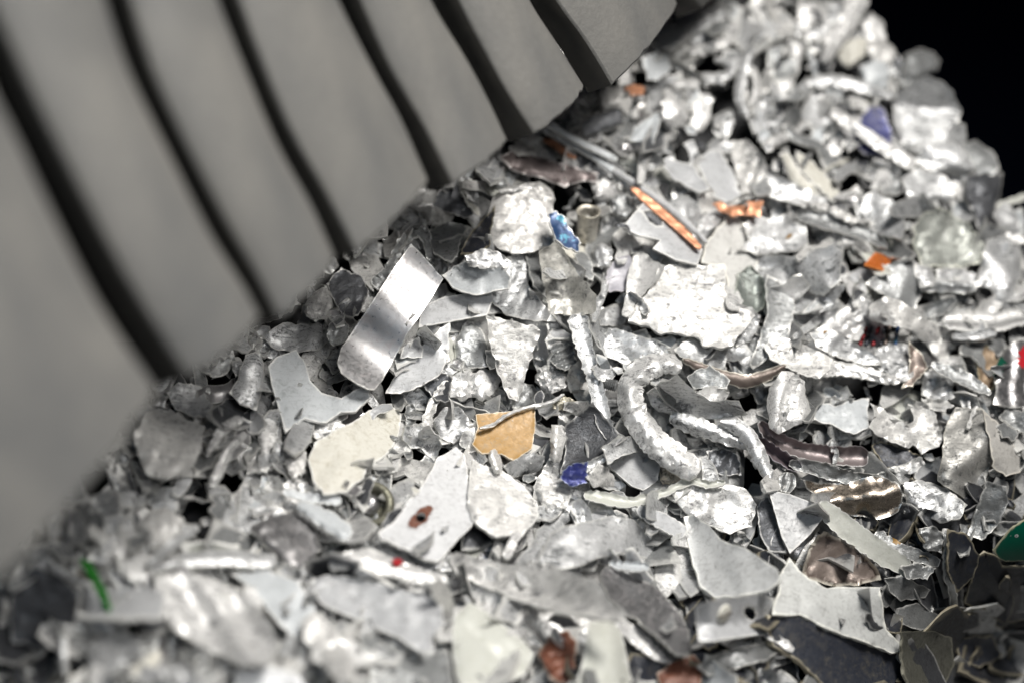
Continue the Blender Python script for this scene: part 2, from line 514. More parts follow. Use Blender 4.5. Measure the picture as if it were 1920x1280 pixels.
def close(S, Tp, Bp):
    """one skin: top, under side and the torn edge between them"""
    F = S.F
    n = len(Tp)
    e = np.vstack([F[:, [0, 1]], F[:, [1, 2]], F[:, [2, 0]]])
    key = np.sort(e, 1)
    _, inv, cnt = np.unique(key, axis=0, return_inverse=True, return_counts=True)
    bd = e[cnt[inv.ravel()] == 1]
    side = np.vstack([np.stack([bd[:, 1], bd[:, 0], bd[:, 0] + n], 1), np.stack([bd[:, 1], bd[:, 0] + n, bd[:, 1] + n], 1)])
    V = np.vstack([Tp, Bp])
    FF = np.vstack([F, F[:, ::-1] + n, side])
    # outward facing: top should face the lens side
    return V, FF

def make_piece(shape, pts, mat, o, seed=None, q=0.7, cap=26.0, ident=None):
    r = np.random.default_rng(seed if seed is not None else rng.integers(1 << 30))
    S = plate(pts, o, r) if shape == 'p' else ribbon(pts, o, r)
    relief(S, o, r)
    Tp, Bp = drop(S, o, r, q, cap)
    P = Piece()
    P.V, P.F = close(S, Tp, Bp)
    nrm = np.cross(P.V[P.F[0, 1]] - P.V[P.F[0, 0]], P.V[P.F[0, 2]] - P.V[P.F[0, 0]])
    if nrm @ NRM < 0: P.F = P.F[:, ::-1]
    P.mat = mat
    P.tint = o.get('ton', 1.0)
    P.rim = np.concatenate([S.rim, S.rim]) * o.get('rimw', 1.0)
    P.c2 = S.loop.mean(0)
    P.size = max(np.ptp(S.loop[:, 0]), np.ptp(S.loop[:, 1]))
    P.loop = S.loop
    P.z = S.a
    P.info = ident
    PIECES.append(P)
    return P

def add_mesh(name, V, F, mat, tint=1.0, rim=None, smooth=True, parent=None, loc=None, sharp=0):
    V = np.asarray(V, float)
    o3 = V.mean(0) if loc is None else np.asarray(loc, float)
    me = bpy.data.meshes.new(name)
    me.from_pydata([tuple(v) for v in (V - o3)], [], [tuple(int(k) for k in f) for f in F])
    mats = mat if isinstance(mat, list) else [mat]
    for m in mats: me.materials.append(MATS[m])
    n = len(V)
    ca = me.color_attributes.new('tint', 'FLOAT_COLOR', 'POINT')
    c = np.ones((n, 4))
    t = np.asarray(tint, float)
    if t.ndim == 0: c[:, :3] = t
    elif t.ndim == 1 and len(t) == 3: c[:, :3] = t
    else: c[:, :3] = t.reshape(n, -1)
    c[:, 3] = 0 if rim is None else rim
    ca.data.foreach_set('color', c.ravel())
    if smooth: me.polygons.foreach_set('use_smooth', np.ones(len(me.polygons), bool))
    me.update()
    if sharp: me.set_sharp_from_angle(angle=math.radians(sharp))
    ob = bpy.data.objects.new(name, me)
    COL.objects.link(ob)
    ob.location = o3
    if parent is not None:
        ob.parent = parent
        ob.location = o3 - np.array(parent.location)
    return ob

def tag(o, label=None, cat=None, group=None, kind=None):
    if label: o['label'] = label
    if cat: o['category'] = cat
    if group: o['group'] = group
    if kind: o['kind'] = kind
    return o
def empty(name, loc):
    o = bpy.data.objects.new(name, None)
    o.empty_display_size = 0.01
    COL.objects.link(o)
    o.location = loc
    return o
def lathe(cen, axis, prof, n=24, e=None):
    """turned shape: prof = (radius m, height m along axis)"""
    ax = Vector(axis).normalized()
    q = ax.to_track_quat('Z', 'X').to_matrix()
    V, F = [], []
    for rr, hh in prof:
        for k in range(n):
            a = 2 * math.pi * k / n
            V.append(np.array(cen) + np.array(q @ Vector((rr * math.cos(a), rr * math.sin(a), hh))))
    for i in range(len(prof) - 1):
        for k in range(n):
            a, b = i * n + k, i * n + (k + 1) % n
            F.append((a, b, b + n, a + n))
    if prof[0][0] > 1e-5: F.append(tuple(range(n - 1, -1, -1)))
    if prof[-1][0] > 1e-5: F.append(tuple((len(prof) - 1) * n + k for k in range(n)))
    return np.array(V), F
def tube(path, rad, n=10):
    path = [Vector(p) for p in path]
    V, F = [], []
    for i, p in enumerate(path):
        t = (path[min(i + 1, len(path) - 1)] - path[max(i - 1, 0)]).normalized()
        q = t.to_track_quat('Z', 'X').to_matrix()
        for k in range(n):
            a = 2 * math.pi * k / n
            V.append(p + q @ Vector((rad * math.cos(a), rad * math.sin(a), 0)))
    for i in range(len(path) - 1):
        for k in range(n):
            a, b = i * n + k, i * n + (k + 1) % n
            F.append((a, b, b + n, a + n))
    F.append(tuple(range(n - 1, -1, -1))); F.append(tuple((len(path) - 1) * n + k for k in range(n)))
    return np.array(V), F
def surf_pt(x, y, up=0.0):
    """a place on top of the heap as filled so far, up mm above it"""
    i, j = cells(np.array([[x, y]]))
    z = H[i, j][0] + up
    return unp(x, y, D0(x, y) - z * 1e-3)
# the heap's crest against the dark, in photo units: inside = below it and to its left
CREST = np.array([(1570, -420), (1585, -120), (1610, 0), (1655, 55), (1690, 110), (1745, 165), (1775, 240), (1820, 300), (1870, 330), (1905, 370), (1990, 420), (2110, 520), (2320, 640)], float)
HEAP = np.vstack([CREST, [(2320, 1680), (-420, 1680), (-420, -420)]])
# ------------------------------------------------------------------ the pieces one can single out, lowest first
# shape, name, category, label, short landmark phrase, material, outline (or centre line with half widths), options
HEROES = []
def h(shape, name, label, short, mat, pts, **o):
    HEROES.append((shape, name, name.replace('_', ' '), label, short, mat, pts, o))
AL, BR, WH, GP, BG, CR, GN = 'aluminium', 'bright_aluminium', 'whitened_aluminium', 'grey_paint', 'blue_grey_paint', 'cream_paint', 'greenish_paint'
DK, MD, BK, PO, BZ, BS = 'dark_metal', 'mid_metal', 'black_plate', 'polished_aluminium', 'bronze_metal', 'brown_sheet'

# ---- far upper right, towards the crest
h('p', 'metal_flake', 'grey ragged flake on the crest below the big pale plate', None, MD, [(1790,270),(1830,265),(1862,285),(1875,318),(1850,335),(1812,325)], puff=3)
h('p', 'metal_nugget', 'pale rounded lump on the topmost part of the crest', 'the topmost crest lump', BR, [(1615,40),(1635,25),(1655,40),(1662,70),(1645,85),(1620,75)], puff=6)
h('p', 'metal_nugget', 'whitish lump beside the cream nugget near the crest', None, WH, [(1625,75),(1655,70),(1680,95),(1672,120),(1640,118),(1625,100)], puff=6)
h('p', 'metal_nugget', 'soft cream coloured nugget near the crest', 'the cream nugget', CR, [(1567,95),(1585,78),(1610,70),(1632,76),(1625,106),(1600,122),(1590,130),(1575,115)], puff=8, cr=(.5,60))
h('p', 'metal_flake', 'smooth pale curved flake below the cream nugget', None, BG, [(1612,125),(1640,112),(1665,118),(1668,150),(1660,170),(1620,160)], puff=4)
h('r', 'metal_strip', 'upright pale bar leaning at the crest above the cream nugget', 'the upright crest bar', BR, [(1612,-12,23),(1592,38,18),(1566,78,15),(1545,118,9)], puff=5, lift=6)
h('p', 'torn_plate', 'dark glossy folded head sticking up on the crest', 'the dark crest piece', MD, [(1690,165),(1696,105),(1722,90),(1746,97),(1763,115),(1756,132),(1740,138),(1722,150),(1702,168)], puff=6, cr=(1.6,50))
h('r', 'metal_strip', 'level pale bar pointing at the big pale crest plate', None, AL, [(1515,155,11),(1560,152,13),(1610,160,11),(1640,172,9),(1680,180,8)], puff=4)
h('p', 'torn_plate', 'violet blue coated flake in the hollow before the big pale plate', 'the violet blue flake', 'blue_film', [(1618,215),(1640,195),(1658,205),(1675,260),(1660,300),(1620,290),(1600,262)], cr=(.8,50), ton=.65)
h('p', 'torn_plate', 'biggest pale plate standing at the crest against the dark', 'the big pale crest plate', AL, [(1682,180),(1712,150),(1737,139),(1762,150),(1786,172),(1802,205),(1796,236),(1780,252),(1770,277),(1742,287),(1702,287),(1690,265),(1677,230),(1672,200)], cr=(1.0,80), fold=[(1690,200,1790,208,.32)], burr=1.8, jag=3, lift=4, q=.9, flat=1, curl=0)
h('p', 'torn_plate', 'light crumpled plate under the big pale crest plate', 'the crumpled crest plate', AL, [(1712,290),(1745,272),(1790,266),(1816,292),(1830,322),(1800,328),(1752,324),(1722,310)], puff=3, cr=(1.4,45))
h('r', 'metal_strip', 'long pale bar slanting down in front of the violet blue flake', 'the slanting crest bar', BR, [(1560,208,10),(1600,236,10),(1650,270,12),(1716,312,13)], puff=4, lift=5, q=.85)
h('p', 'metal_nugget', 'dark pitted rock-like nugget near the right end of the crest', 'the dark pitted nugget', DK, [(1815,330),(1850,322),(1880,325),(1878,352),(1866,396),(1850,422),(1835,432),(1825,400),(1805,370)], puff=8, cr=(2,40))
h('p', 'torn_plate', 'pale bent plate below the long slanting crest bar', None, AL, [(1690,335),(1720,315),(1760,325),(1790,345),(1782,375),(1740,385),(1700,370)], puff=4, cr=(1.4,45))
h('r', 'metal_strip', 'thin pale strip at the right end of the crest', None, GN, [(1868,388,6),(1895,378,6),(1925,368,7)], puff=1)
h('p', 'torn_plate', 'pale fin standing beside the dark pitted nugget', None, AL, [(1862,400),(1885,378),(1905,400),(1918,440),(1900,448),(1875,430)], cr=(.7,40))
h('p', 'torn_plate', 'arched grey green plate with a pale ridge, below the dark pitted nugget', 'the arched grey green plate', MD, [(1712,425),(1735,398),(1760,390),(1800,410),(1830,435),(1850,468),(1835,492),(1800,502),(1770,497),(1730,502),(1716,470)], bend=[(60,6)], cr=(2.0,50), burr=1.8, jag=3, ton=(1.45,1.47,1.36))
h('p', 'torn_plate', 'tall pale ragged plate with round shadowed dent at the right edge', 'the tall dented plate', AL, [(1850,452),(1880,440),(1912,450),(1917,520),(1902,545),(1922,560),(1905,582),(1880,584),(1865,562),(1860,542),(1830,537),(1838,500)], puff=5, cr=(1.6,60), dome=[(1880,475,14,-3)])
h('p', 'metal_flake', 'pale wedge under the arched grey green plate', None, AL, [(1755,505),(1800,503),(1832,515),(1830,545),(1790,540),(1760,530)], cr=(.9,40))
h('r', 'metal_strip', 'short grey bar lying level below the arched plate', None, MD, [(1725,538,9),(1770,536,11),(1828,540,11)], puff=4, flute=(.6,3), ton=1.3)

# ---- upper middle, behind the focus
h('p', 'metal_nugget', 'large soft white lump beside the tip of the last rubber flap', 'the soft white lump', WH, [(1215,86),(1240,60),(1270,42),(1299,40),(1291,76),(1266,96),(1236,98)], puff=9, cr=(.6,60))
h('p', 'metal_flake', 'smooth blue grey cube-like flake below the soft white lump', 'the blue grey cube', BG, [(1204,110),(1230,98),(1251,101),(1259,130),(1236,150),(1214,150)], fold=[(1210,100,1215,150,-.3)], puff=2)
h('p', 'metal_nugget', 'white lump beneath the lowest tip of the last rubber flap', 'the white lump under the flap tip', WH, [(1120,178),(1135,152),(1150,165),(1166,160),(1186,190),(1180,217),(1155,207),(1130,207)], puff=8)
h('p', 'metal_flake', 'small copper coloured flake beside the last flap tip', None, 'copper', [(1172,163),(1190,158),(1210,165),(1205,178),(1180,177)])
h('p', 'metal_bar', 'dark square cut bar below the white lump at the flap tip', 'the dark square bar', DK, [(1082,235),(1100,222),(1150,202),(1168,207),(1170,228),(1142,246),(1096,258)], fold=[(1090,228,1160,200,-.35)], puff=4, cr=(.2,40))
h('p', 'metal_flake', 'dark slate flake tucked beside the dark square bar', None, DK, [(1045,235),(1065,210),(1082,212),(1078,240),(1060,255)])
h('p', 'metal_nugget', 'oval rough whitish nugget above the pale tongue plates', 'the oval whitish nugget', BR, [(1238,195),(1255,181),(1280,194),(1293,220),(1281,241),(1258,249),(1240,226)], puff=9)
h('p', 'folded_sheet', 'pale open box-like fold beside the oval whitish nugget', 'the open box fold', BG, [(1178,262),(1190,240),(1215,222),(1237,208),(1238,230),(1228,262),(1222,275),(1200,270)], fold=[(1190,262,1236,212,.45)], cr=(.3,40))
h('p', 'metal_flake', 'shiny yellowish white flake under the open box fold', None, PO, [(1155,278),(1178,268),(1210,264),(1215,275),(1190,283),(1160,287)], cr=(1,30))
h('r', 'metal_strip', 'long looping strand standing above the pale tongue plates', 'the long looping strand', AL, [(1440,52,9),(1420,72,9),(1402,108,10),(1391,150,11),(1388,185,10),(1402,222,6)], puff=4, lift=6)
h('r', 'metal_strip', 'short strand alongside the long looping strand', None, BR, [(1412,125,6),(1419,155,7),(1418,180,7),(1406,200,5)], puff=3, lift=4)
h('r', 'metal_strip', 'curled pale worm-like strand left of the long looping strand', 'the worm-like strand', AL, [(1316,142,8),(1345,146,9),(1372,135,8),(1366,118,7),(1340,112,6)], puff=4)
h('r', 'metal_strip', 'pale level rod above the oval whitish nugget', None, BR, [(1258,160,9),(1285,158,10),(1312,157,8)], puff=5)
h('p', 'metal_flake', 'pale upright fin beside the oval whitish nugget', None, BR, [(1300,190),(1312,188),(1318,215),(1333,190),(1332,225),(1315,248),(1295,238)], cr=(1,30))
h('r', 'metal_strip', 'pale arm bent like an elbow above the long looping strand', None, BR, [(1290,100,9),(1325,92,11),(1360,80,11),(1365,70,8)], puff=5)
h('r', 'metal_strip', 'long grey bar reaching from the soft white lump to the crest', None, AL, [(1295,60,8),(1340,35,9),(1365,22,8)], puff=3)
h('p', 'metal_flake', 'smooth grey hooked flake with a round bite out of it', 'the hooked flake', GP, [(1282,270),(1300,262),(1308,285),(1300,312),(1285,320),(1296,298),(1290,283)], cr=(.3,40))
h('p', 'torn_plate', 'flat pale grey tongue plate, the lower left one of three', 'the lower tongue plate', GP, [(1236,305),(1250,296),(1300,311),(1332,356),(1312,362),(1262,336)], cr=(.3,60), t=2.2, tilt=(0,.05))
h('p', 'torn_plate', 'flat pale grey tongue plate with rounded top, the middle one of three', 'the middle tongue plate', GP, [(1307,300),(1325,284),(1350,282),(1370,315),(1384,345),(1392,378),(1366,383),(1340,370),(1318,332)], cr=(.3,60), t=2.4, tilt=(0,.06))
h('p', 'torn_plate', 'white shredded plate with lengthwise tears beside the middle tongue plate', 'the shredded white plate', WH, [(1368,265),(1400,261),(1428,288),(1441,325),(1420,346),(1406,376),(1395,371),(1380,330)], wave=[(20,.9,20,0)], cr=(1.1,35), burr=1.2)
h('p', 'torn_plate', 'cream slab lying slanted, the upper of a pair', 'the upper cream slab', CR, [(1490,282),(1512,292),(1560,340),(1578,366),(1562,380),(1532,350),(1500,320)], cr=(.8,50), tilt=(-.05,.06), puff=3)
h('p', 'torn_plate', 'cream slab lying slanted, the lower of a pair', None, CR, [(1462,290),(1478,285),(1502,325),(1530,352),(1542,372),(1510,362),(1480,335)], cr=(.8,50), puff=3)
h('r', 'metal_strip', 'short pale rod at the foot of the cream slabs', None, BR, [(1562,372,5),(1585,366,6),(1606,360,6)], puff=3)
h('p', 'torn_plate', 'wide grey bent plate below the cream slabs', 'the wide grey bent plate', AL, [(1424,332),(1445,325),(1482,340),(1532,365),(1590,385),(1588,402),(1540,397),(1480,380),(1440,367)], cr=(1.0,55), burr=1.3)
h('p', 'torn_plate', 'broad light plate behind the long knobbly edged blade', None, AL, [(1600,380),(1640,360),(1680,380),(1700,420),(1690,450),(1650,440),(1610,415)], cr=(1.1,50))
h('r', 'blade_scrap', 'long dark blade with a knobbly white edge', 'the long knobbly blade', MD, [(1492,402,9),(1540,412,14),(1600,428,15),(1640,447,12),(1664,463,5)], cup=1.5, burr=1.8, lift=3)
h('r', 'metal_strip', 'knobbly white ridge above the long dark blade', None, WH, [(1500,382,5),(1545,387,6),(1590,408,6),(1640,420,4)], puff=3, jag=2.2, burr=1.4)

# ---- behind the middle, under the flaps
h('p', 'torn_plate', 'dark flat plate beneath the tip of a rubber flap', 'the dark plate under the flaps', DK, [(808,388),(822,360),(840,344),(862,345),(890,396),(882,412),(842,400)], cr=(.5,60), burr=1.0)
h('p', 'metal_nugget', 'white crumpled lump lying on the dark plate under the flaps', 'the white crumpled lump', WH, [(788,392),(810,386),(838,395),(852,408),(832,426),(804,422)], puff=5, cr=(1.4,30))
h('r', 'metal_strip', 'narrow tan edged blade beside the dark plate', None, CR, [(864,352,4),(880,378,5),(900,405,5)], cr=(.3,40))
h('p', 'torn_plate', 'silver streaked dark sheet left of the rounded whitish chunk', 'the streaked dark sheet', MD, [(800,435),(840,415),(880,425),(862,450),(858,480),(845,490),(815,478)], cr=(.9,40))
h('p', 'folded_sheet', 'black folded sheet in shadow against the rounded whitish chunk', 'the black folded sheet', BK, [(862,478),(880,440),(916,400),(928,385),(920,440),(918,462),(895,475)], fold=[(865,470,920,400,.3)], cr=(.5,40))
h('r', 'metal_strip', 'crumpled silver fold curving above the shiny strip', 'the silver fold', MD, [(702,538,15),(730,505,10),(752,458,9),(785,430,12),(802,455,9),(806,488,6)], puff=3, cr=(1.6,28), burr=1.2, ton=1.5)
h('p', 'torn_plate', 'dark scratched plate beside the shiny strip, under the flap tips', 'the dark scratched plate', DK, [(612,532),(640,502),(680,520),(692,546),(672,592),(642,592),(625,562)], cr=(1.0,50))
h('p', 'metal_nugget', 'white knobbly nugget in front of the dark scratched plate', 'the white knobbly nugget', WH, [(571,572),(590,546),(612,537),(626,560),(622,590),(592,603),(575,592)], puff=7, cr=(1.3,28))
h('p', 'torn_plate', 'silver sheet with dark flank below the white knobbly nugget', 'the dark flanked silver sheet', AL, [(490,630),(530,605),(580,608),(625,600),(632,625),(600,655),(560,660),(515,655)], cr=(1.6,50), wave=[(10,1.4,90,0)])
h('p', 'metal_flake', 'grimy flake between the dark scratched plate and the shiny strip', None, MD, [(618,605),(640,595),(655,610),(650,640),(625,650),(612,630)], puff=4)
h('p', 'crushed_tube', 'dark flattened tube with a torn bright rim', 'the dark flattened tube', BS, [(938,292),(962,284),(1002,292),(1060,308),(1120,325),(1119,346),(1096,339),(1060,351),(1020,336),(962,320),(945,304)], puff=3, cr=(.9,60), burr=2.0, ton=(.8,.8,.9), lift=4, rimpx=7)
h('p', 'metal_flake', 'bright crumpled scrap lying on the dark flattened tube', None, WH, [(952,275),(975,268),(1010,278),(1000,290),(970,290)], cr=(1.4,25), puff=2)
h('p', 'metal_flake', 'pale ragged scrap between the dark flattened tube and the copper ribbon', None, BR, [(1108,345),(1130,335),(1155,345),(1160,370),(1135,382),(1115,370)], cr=(1.6,30), puff=4)
h('p', 'metal_nugget', 'dark knot of crushed metal beside the slotted bracket', 'the dark crushed knot', MD, [(1143,372),(1165,360),(1190,372),(1195,390),(1172,410),(1148,400)], puff=7, cr=(1.6,30))
h('p', 'metal_nugget', 'folded grey lump on the far side of the copper ribbon', 'the folded grey lump', AL, [(1252,382),(1275,365),(1310,370),(1325,395),(1320,425),(1300,440),(1275,415)], puff=6, cr=(1.8,36))
h('p', 'torn_plate', 'smooth pale dirty plate running up to the twisted copper scrap', 'the smooth dirty plate', GP, [(1366,404),(1395,420),(1402,450),(1428,480),(1402,522),(1372,562),(1364,532),(1356,498),(1314,494),(1325,455)], cr=(.5,80), ton=(1.25,1.22,1.15), tilt=(-.06,.03))
h('p', 'metal_nugget', 'grey crinkled lump between the copper ribbon and the smooth dirty plate', None, AL, [(1310,415),(1335,392),(1362,402),(1340,432),(1322,455),(1308,445)], puff=5, cr=(1.4,30))
h('p', 'metal_flake', 'dark flake added behind the oval slot of the bracket to shade it', None, DK, [(1195,388),(1225,384),(1258,415),(1248,440),(1212,435)])  # dark backing added so the slot looks shaded inside
h('p', 'slotted_bracket', 'light grey pressed bracket with one oval slot', 'the slotted bracket', GP, [(1167,428),(1190,398),(1207,380),(1226,378),(1262,410),(1318,468),(1308,497),(1268,488),(1224,466),(1238,451),(1196,441)], holes=[[(1206,397),(1218,395),(1230,402),(1241,415),(1242,423),(1231,424),(1218,416)]], fold=[(1188,400,1240,452,-.14)], cr=0 and None or (.12,80), fine=.03, jag=.4, burr=.15, t=2.2, lift=9, settle=.2)
h('p', 'copper_scrap', 'twisted copper scrap lying on the smooth dirty plate', 'the twisted copper scrap', 'copper', [(1337,382),(1350,378),(1364,386),(1396,386),(1405,378),(1431,377),(1425,406),(1400,403),(1376,406),(1350,396)], cr=(1.6,26), puff=2, lift=3)
h('p', 'torn_plate', 'crumpled grey plate with a small rust fleck, above the folded edge plate', 'the rust flecked plate', AL, [(1392,420),(1420,406),(1446,411),(1480,400),(1486,416),(1512,426),(1515,456),(1496,471),(1462,474),(1420,477),(1384,468),(1405,450)], cr=(1.5,42), burr=1.3)
h('p', 'orange_flake', 'small vivid orange flake in a dark hollow', 'the orange flake', 'orange_paint', [(1620,497),(1640,474),(1652,476),(1672,490),(1657,507),(1640,503)], fold=[(1642,474,1655,506,-.4)], cr=(.3,30), jag=.5)
h('p', 'metal_flake', 'smooth pale rounded flake below the orange flake', None, GP, [(1590,515),(1612,503),(1640,508),(1632,525),(1600,532)], puff=3, cr=(.3,40))
h('p', 'torn_plate', 'tall grey plate leaning in front of the orange flake', 'the tall leaning grey plate', MD, [(1622,532),(1660,501),(1700,480),(1716,490),(1726,520),(1729,546),(1716,582),(1680,572),(1655,552)], cr=(.8,60), bend=[(40,2)], ton=1.5, burr=1.2)
h('p', 'torn_plate', 'light grey plate with a thick folded edge below the rust flecked plate', 'the folded edge plate', AL, [(1400,490),(1440,478),(1490,480),(1530,468),(1560,461),(1580,470),(1577,505),(1571,531),(1546,554),(1510,541),(1480,521),(1440,506),(1414,499)], cr=(.8,70), fold=[(1410,497,1545,556,.28)], ton=1.15, t=2.2)
h('p', 'curled_shell', 'dark greenish hollow cone beside the largest plate', 'the dark hollow cone', MD, [(1384,512),(1408,497),(1430,520),(1441,546),(1432,577),(1415,592),(1392,582),(1377,556)], bend=[(-30,7)], cr=(1.2,40), ton=(.85,.9,.84), burr=1.6)
h('p', 'torn_plate', 'tall grimy blade-like plate standing right of the hollow cone', 'the tall grimy blade', MD, [(1438,514),(1465,530),(1486,546),(1491,576),(1483,612),(1476,642),(1440,667),(1413,692),(1406,680),(1425,632),(1440,582),(1434,542)], bend=[(0,2.5)], cr=(.9,60), burr=1.4, ton=1.25)
h('p', 'torn_plate', 'wavy thin sheet scrap left of the streaked ribbed fan', None, AL, [(1500,585),(1530,560),(1570,535),(1592,530),(1575,552),(1560,580),(1530,590)], cr=(1,40), burr=1.2)
h('p', 'torn_plate', 'ribbed fan-shaped plate with streaks, above the tiny wires', 'the ribbed fan', BR, [(1612,514),(1622,530),(1628,560),(1642,572),(1626,602),(1612,640),(1570,642),(1528,620),(1555,600),(1590,570),(1604,545)], wave=[(55,.8,16,0),(55,1.8,70,1)], cr=(.6,50), burr=1.2)
h('p', 'torn_plate', 'thick bright crumpled plate above the red and blue wires', 'the thick crumpled plate', WH, [(1628,576),(1660,555),(1692,566),(1722,590),(1757,606),(1767,640),(1756,667),(1735,642),(1700,616),(1660,609),(1632,599)], puff=4, cr=(1.4,45), burr=1.6, lift=5)
h('p', 'metal_flake', 'grey slab pointing at the fluted bar', None, MD, [(1725,575),(1790,555),(1795,565),(1770,590),(1738,597)], fold=[(1725,590,1790,565,.3)], ton=1.3, cr=(.4,50))
h('r', 'fluted_bar', 'pale fluted bar with lengthwise grooves, the upper one', 'the upper fluted bar', BR, [(1768,604,13),(1800,602,19),(1862,604,19),(1900,596,17),(1945,590,15)], flute=(.9,4.5), cr=(.3,80), burr=.5, puff=3)
h('r', 'fluted_bar', 'pale fluted bar lying below and behind the upper one', None, AL, [(1785,630,8),(1830,630,10),(1868,622,10)], flute=(.8,3.5), cr=(.3,80), puff=2)

# ---- middle right
h('p', 'metal_flake', 'brown stained side of a crushed drink can at the right edge', 'the stained can side', BS, [(1828,668),(1848,645),(1870,650),(1872,700),(1858,735),(1838,720)], puff=3, ton=(1.8,1.6,1.2))
h('r', 'blade_scrap', 'thin dark edged blade pointing at the printed can scrap', 'the thin pointed blade', MD, [(1746,682,7),(1790,700,13),(1830,720,11),(1858,738,4)], cr=(.6,50), burr=1.4, lift=3, ton=1.3)
h('p', 'torn_plate', 'grey plate right of the jagged white plate, below the pointed blade', None, AL, [(1730,700),(1755,690),(1785,725),(1790,745),(1760,755),(1728,740)], cr=(1.1,40))
h('p', 'metal_flake', 'layered white flake under the grey plate by the pointed blade', None, WH, [(1728,745),(1770,748),(1790,760),(1770,772),(1735,765)], flute=None, wave=[(80,.7,14,0)], cr=(.7,40))
h('r', 'cord_strip', 'twisted cord-like strip lying across the middle right', 'the twisted cord strip', BR, [(1530,697,11),(1570,690,13),(1612,696,12),(1652,706,10),(1688,713,7)], puff=4, cr=(1.2,26), burr=1.2, lift=5)
h('p', 'torn_plate', 'bright plate with a crease across, left of the twisted cord strip', 'the creased bright plate', WH, [(1432,650),(1450,632),(1482,635),(1530,655),(1562,673),(1556,692),(1536,710),(1500,701),(1470,686),(1444,672)], fold=[(1478,632,1470,690,.10)], cr=(1.2,50), burr=1.2, lift=2)
h('p', 'torn_plate', 'mangled silver foil heap around the tiny wires', 'the mangled foil', AL, [(1640,655),(1670,640),(1700,645),(1728,660),(1735,690),(1700,715),(1660,705),(1640,685)], puff=4, cr=(2.4,30), burr=1.6)
h('p', 'torn_plate', 'rough plate with yellow flecks left of the tiny wires', 'the yellow flecked plate', AL, [(1520,625),(1560,618),(1600,640),(1650,670),(1655,685),(1610,682),(1560,665),(1530,650)], cr=(1.4,40), burr=1.4, lift=3)
h('p', 'torn_plate', 'brownish grey curved sheet edge beside the mangled foil', None, BS, [(1705,640),(1730,665),(1740,690),(1710,722),(1690,728),(1705,695)], bend=[(20,3)], ton=1.6, burr=1.4)
h('p', 'curled_shell', 'folded tube-like shell split down its middle', 'the split folded shell', BR, [(1442,728),(1465,695),(1490,698),(1508,715),(1510,742),(1522,768),(1502,792),(1460,813),(1444,800),(1437,762)], groove=[(1488,705,1458,808,4.5,5)], puff=6, cr=(.8,50), lift=2)
h('p', 'torn_plate', 'smooth grey flake stamped with a small circle', 'the circle stamped flake', BG, [(1524,786),(1535,753),(1566,760),(1596,750),(1630,745),(1626,780),(1631,801),(1600,813),(1560,797),(1530,787)], dome=[(1583,783,10,-.8)], cr=(.35,70), fine=.05)
h('p', 'torn_plate', 'black glossy shard in shadow under the jagged white plate', 'the black shadowed shard', BK, [(1634,835),(1650,825),(1700,842),(1728,855),(1720,872),(1690,880),(1660,878)], cr=(1,40), burr=1.4, ton=1.4)
h('p', 'torn_plate', 'white crumpled lip below the black shadowed shard', None, BR, [(1662,878),(1700,868),(1725,855),(1735,868),(1720,885),(1690,890)], puff=2, cr=(1.4,24))
h('p', 'torn_plate', 'jagged white plate with a notch in its lower edge', 'the jagged white plate', WH, [(1632,755),(1648,762),(1680,785),(1700,795),(1714,790),(1708,760),(1730,750),(1750,770),(1769,820),(1760,836),(1728,851),(1720,836),(1712,832),(1705,841),(1680,831),(1640,813),(1630,800),(1638,780)], cr=(1.3,55), burr=1.4, lift=4, jag=2.2, flat=1, bend=[(20,3)], curl=2)
h('p', 'torn_plate', 'large faceted silver plate with dark lower face', 'the faceted silver plate', AL, [(1776,790),(1792,762),(1840,765),(1872,800),(1860,850),(1856,880),(1838,930),(1826,947),(1790,922),(1758,900),(1765,860),(1770,820)], fold=[(1790,770,1860,880,.16),(1760,860,1850,840,-.16)], cr=(1.3,60), burr=1.2, ton=(.82,.8,.76))
h('p', 'torn_plate', 'warm grey folded sheet leaning on the faceted silver plate', 'the warm grey fold', GP, [(1842,768),(1872,792),(1896,830),(1922,850),(1916,882),(1886,893),(1862,872),(1856,830)], fold=[(1842,770,1890,890,-.25)], cr=(.7,50), ton=(1.1,1.05,.97))
h('p', 'metal_flake', 'small dark curved flake right of the warm grey fold', None, MD, [(1865,795),(1885,792),(1912,812),(1900,825),(1878,815)], cr=(.6,30))
h('p', 'torn_plate', 'grey plate at the right edge above the warm grey fold', None, MD, [(1872,780),(1890,765),(1930,772),(1930,815),(1905,805)], cr=(.8,50), ton=1.2)
h('p', 'can_scrap', 'crushed drink can scrap printed with green and red patches', 'the printed can scrap', PO, [(1862,702),(1880,660),(1902,640),(1930,635),(1930,758),(1895,766),(1864,756),(1868,722)], cr=(1.2,50), wave=[(0,1.0,32,0)], lift=4)
h('p', 'metal_nugget', 'oval silver lump with a white lower edge, left of the long grey sliver', 'the oval silver lump', AL, [(1692,906),(1720,898),(1752,905),(1792,926),(1813,946),(1800,972),(1770,979),(1730,966),(1702,941)], puff=7, cr=(1.2,40), burr=1.4)
h('p', 'torn_plate', 'long grey sliver standing below the faceted silver plate', 'the long grey sliver', MD, [(1850,900),(1886,911),(1891,941),(1870,987),(1841,1012),(1813,1002),(1830,960)], cr=(1.2,40), ton=1.15)
h('r', 'channel_strip', 'dark purplish grey channel strip, the upper of two', 'the upper dark channel', BS, [(1424,790,9),(1450,818,13),(1500,842,15),(1560,852,18),(1628,856,19)], cup=4, cr=(.5,50), burr=1.3, ton=(1.35,1.4,1.6), lift=3)
h('r', 'channel_strip', 'dark channel strip with bright lip, the lower of two', 'the lower dark channel', BS, [(1420,822,9),(1450,846,12),(1490,872,12),(1502,878,8)], cup=5, cr=(.4,50), burr=1.5, ton=(1.0,1.0,1.25), lift=2)
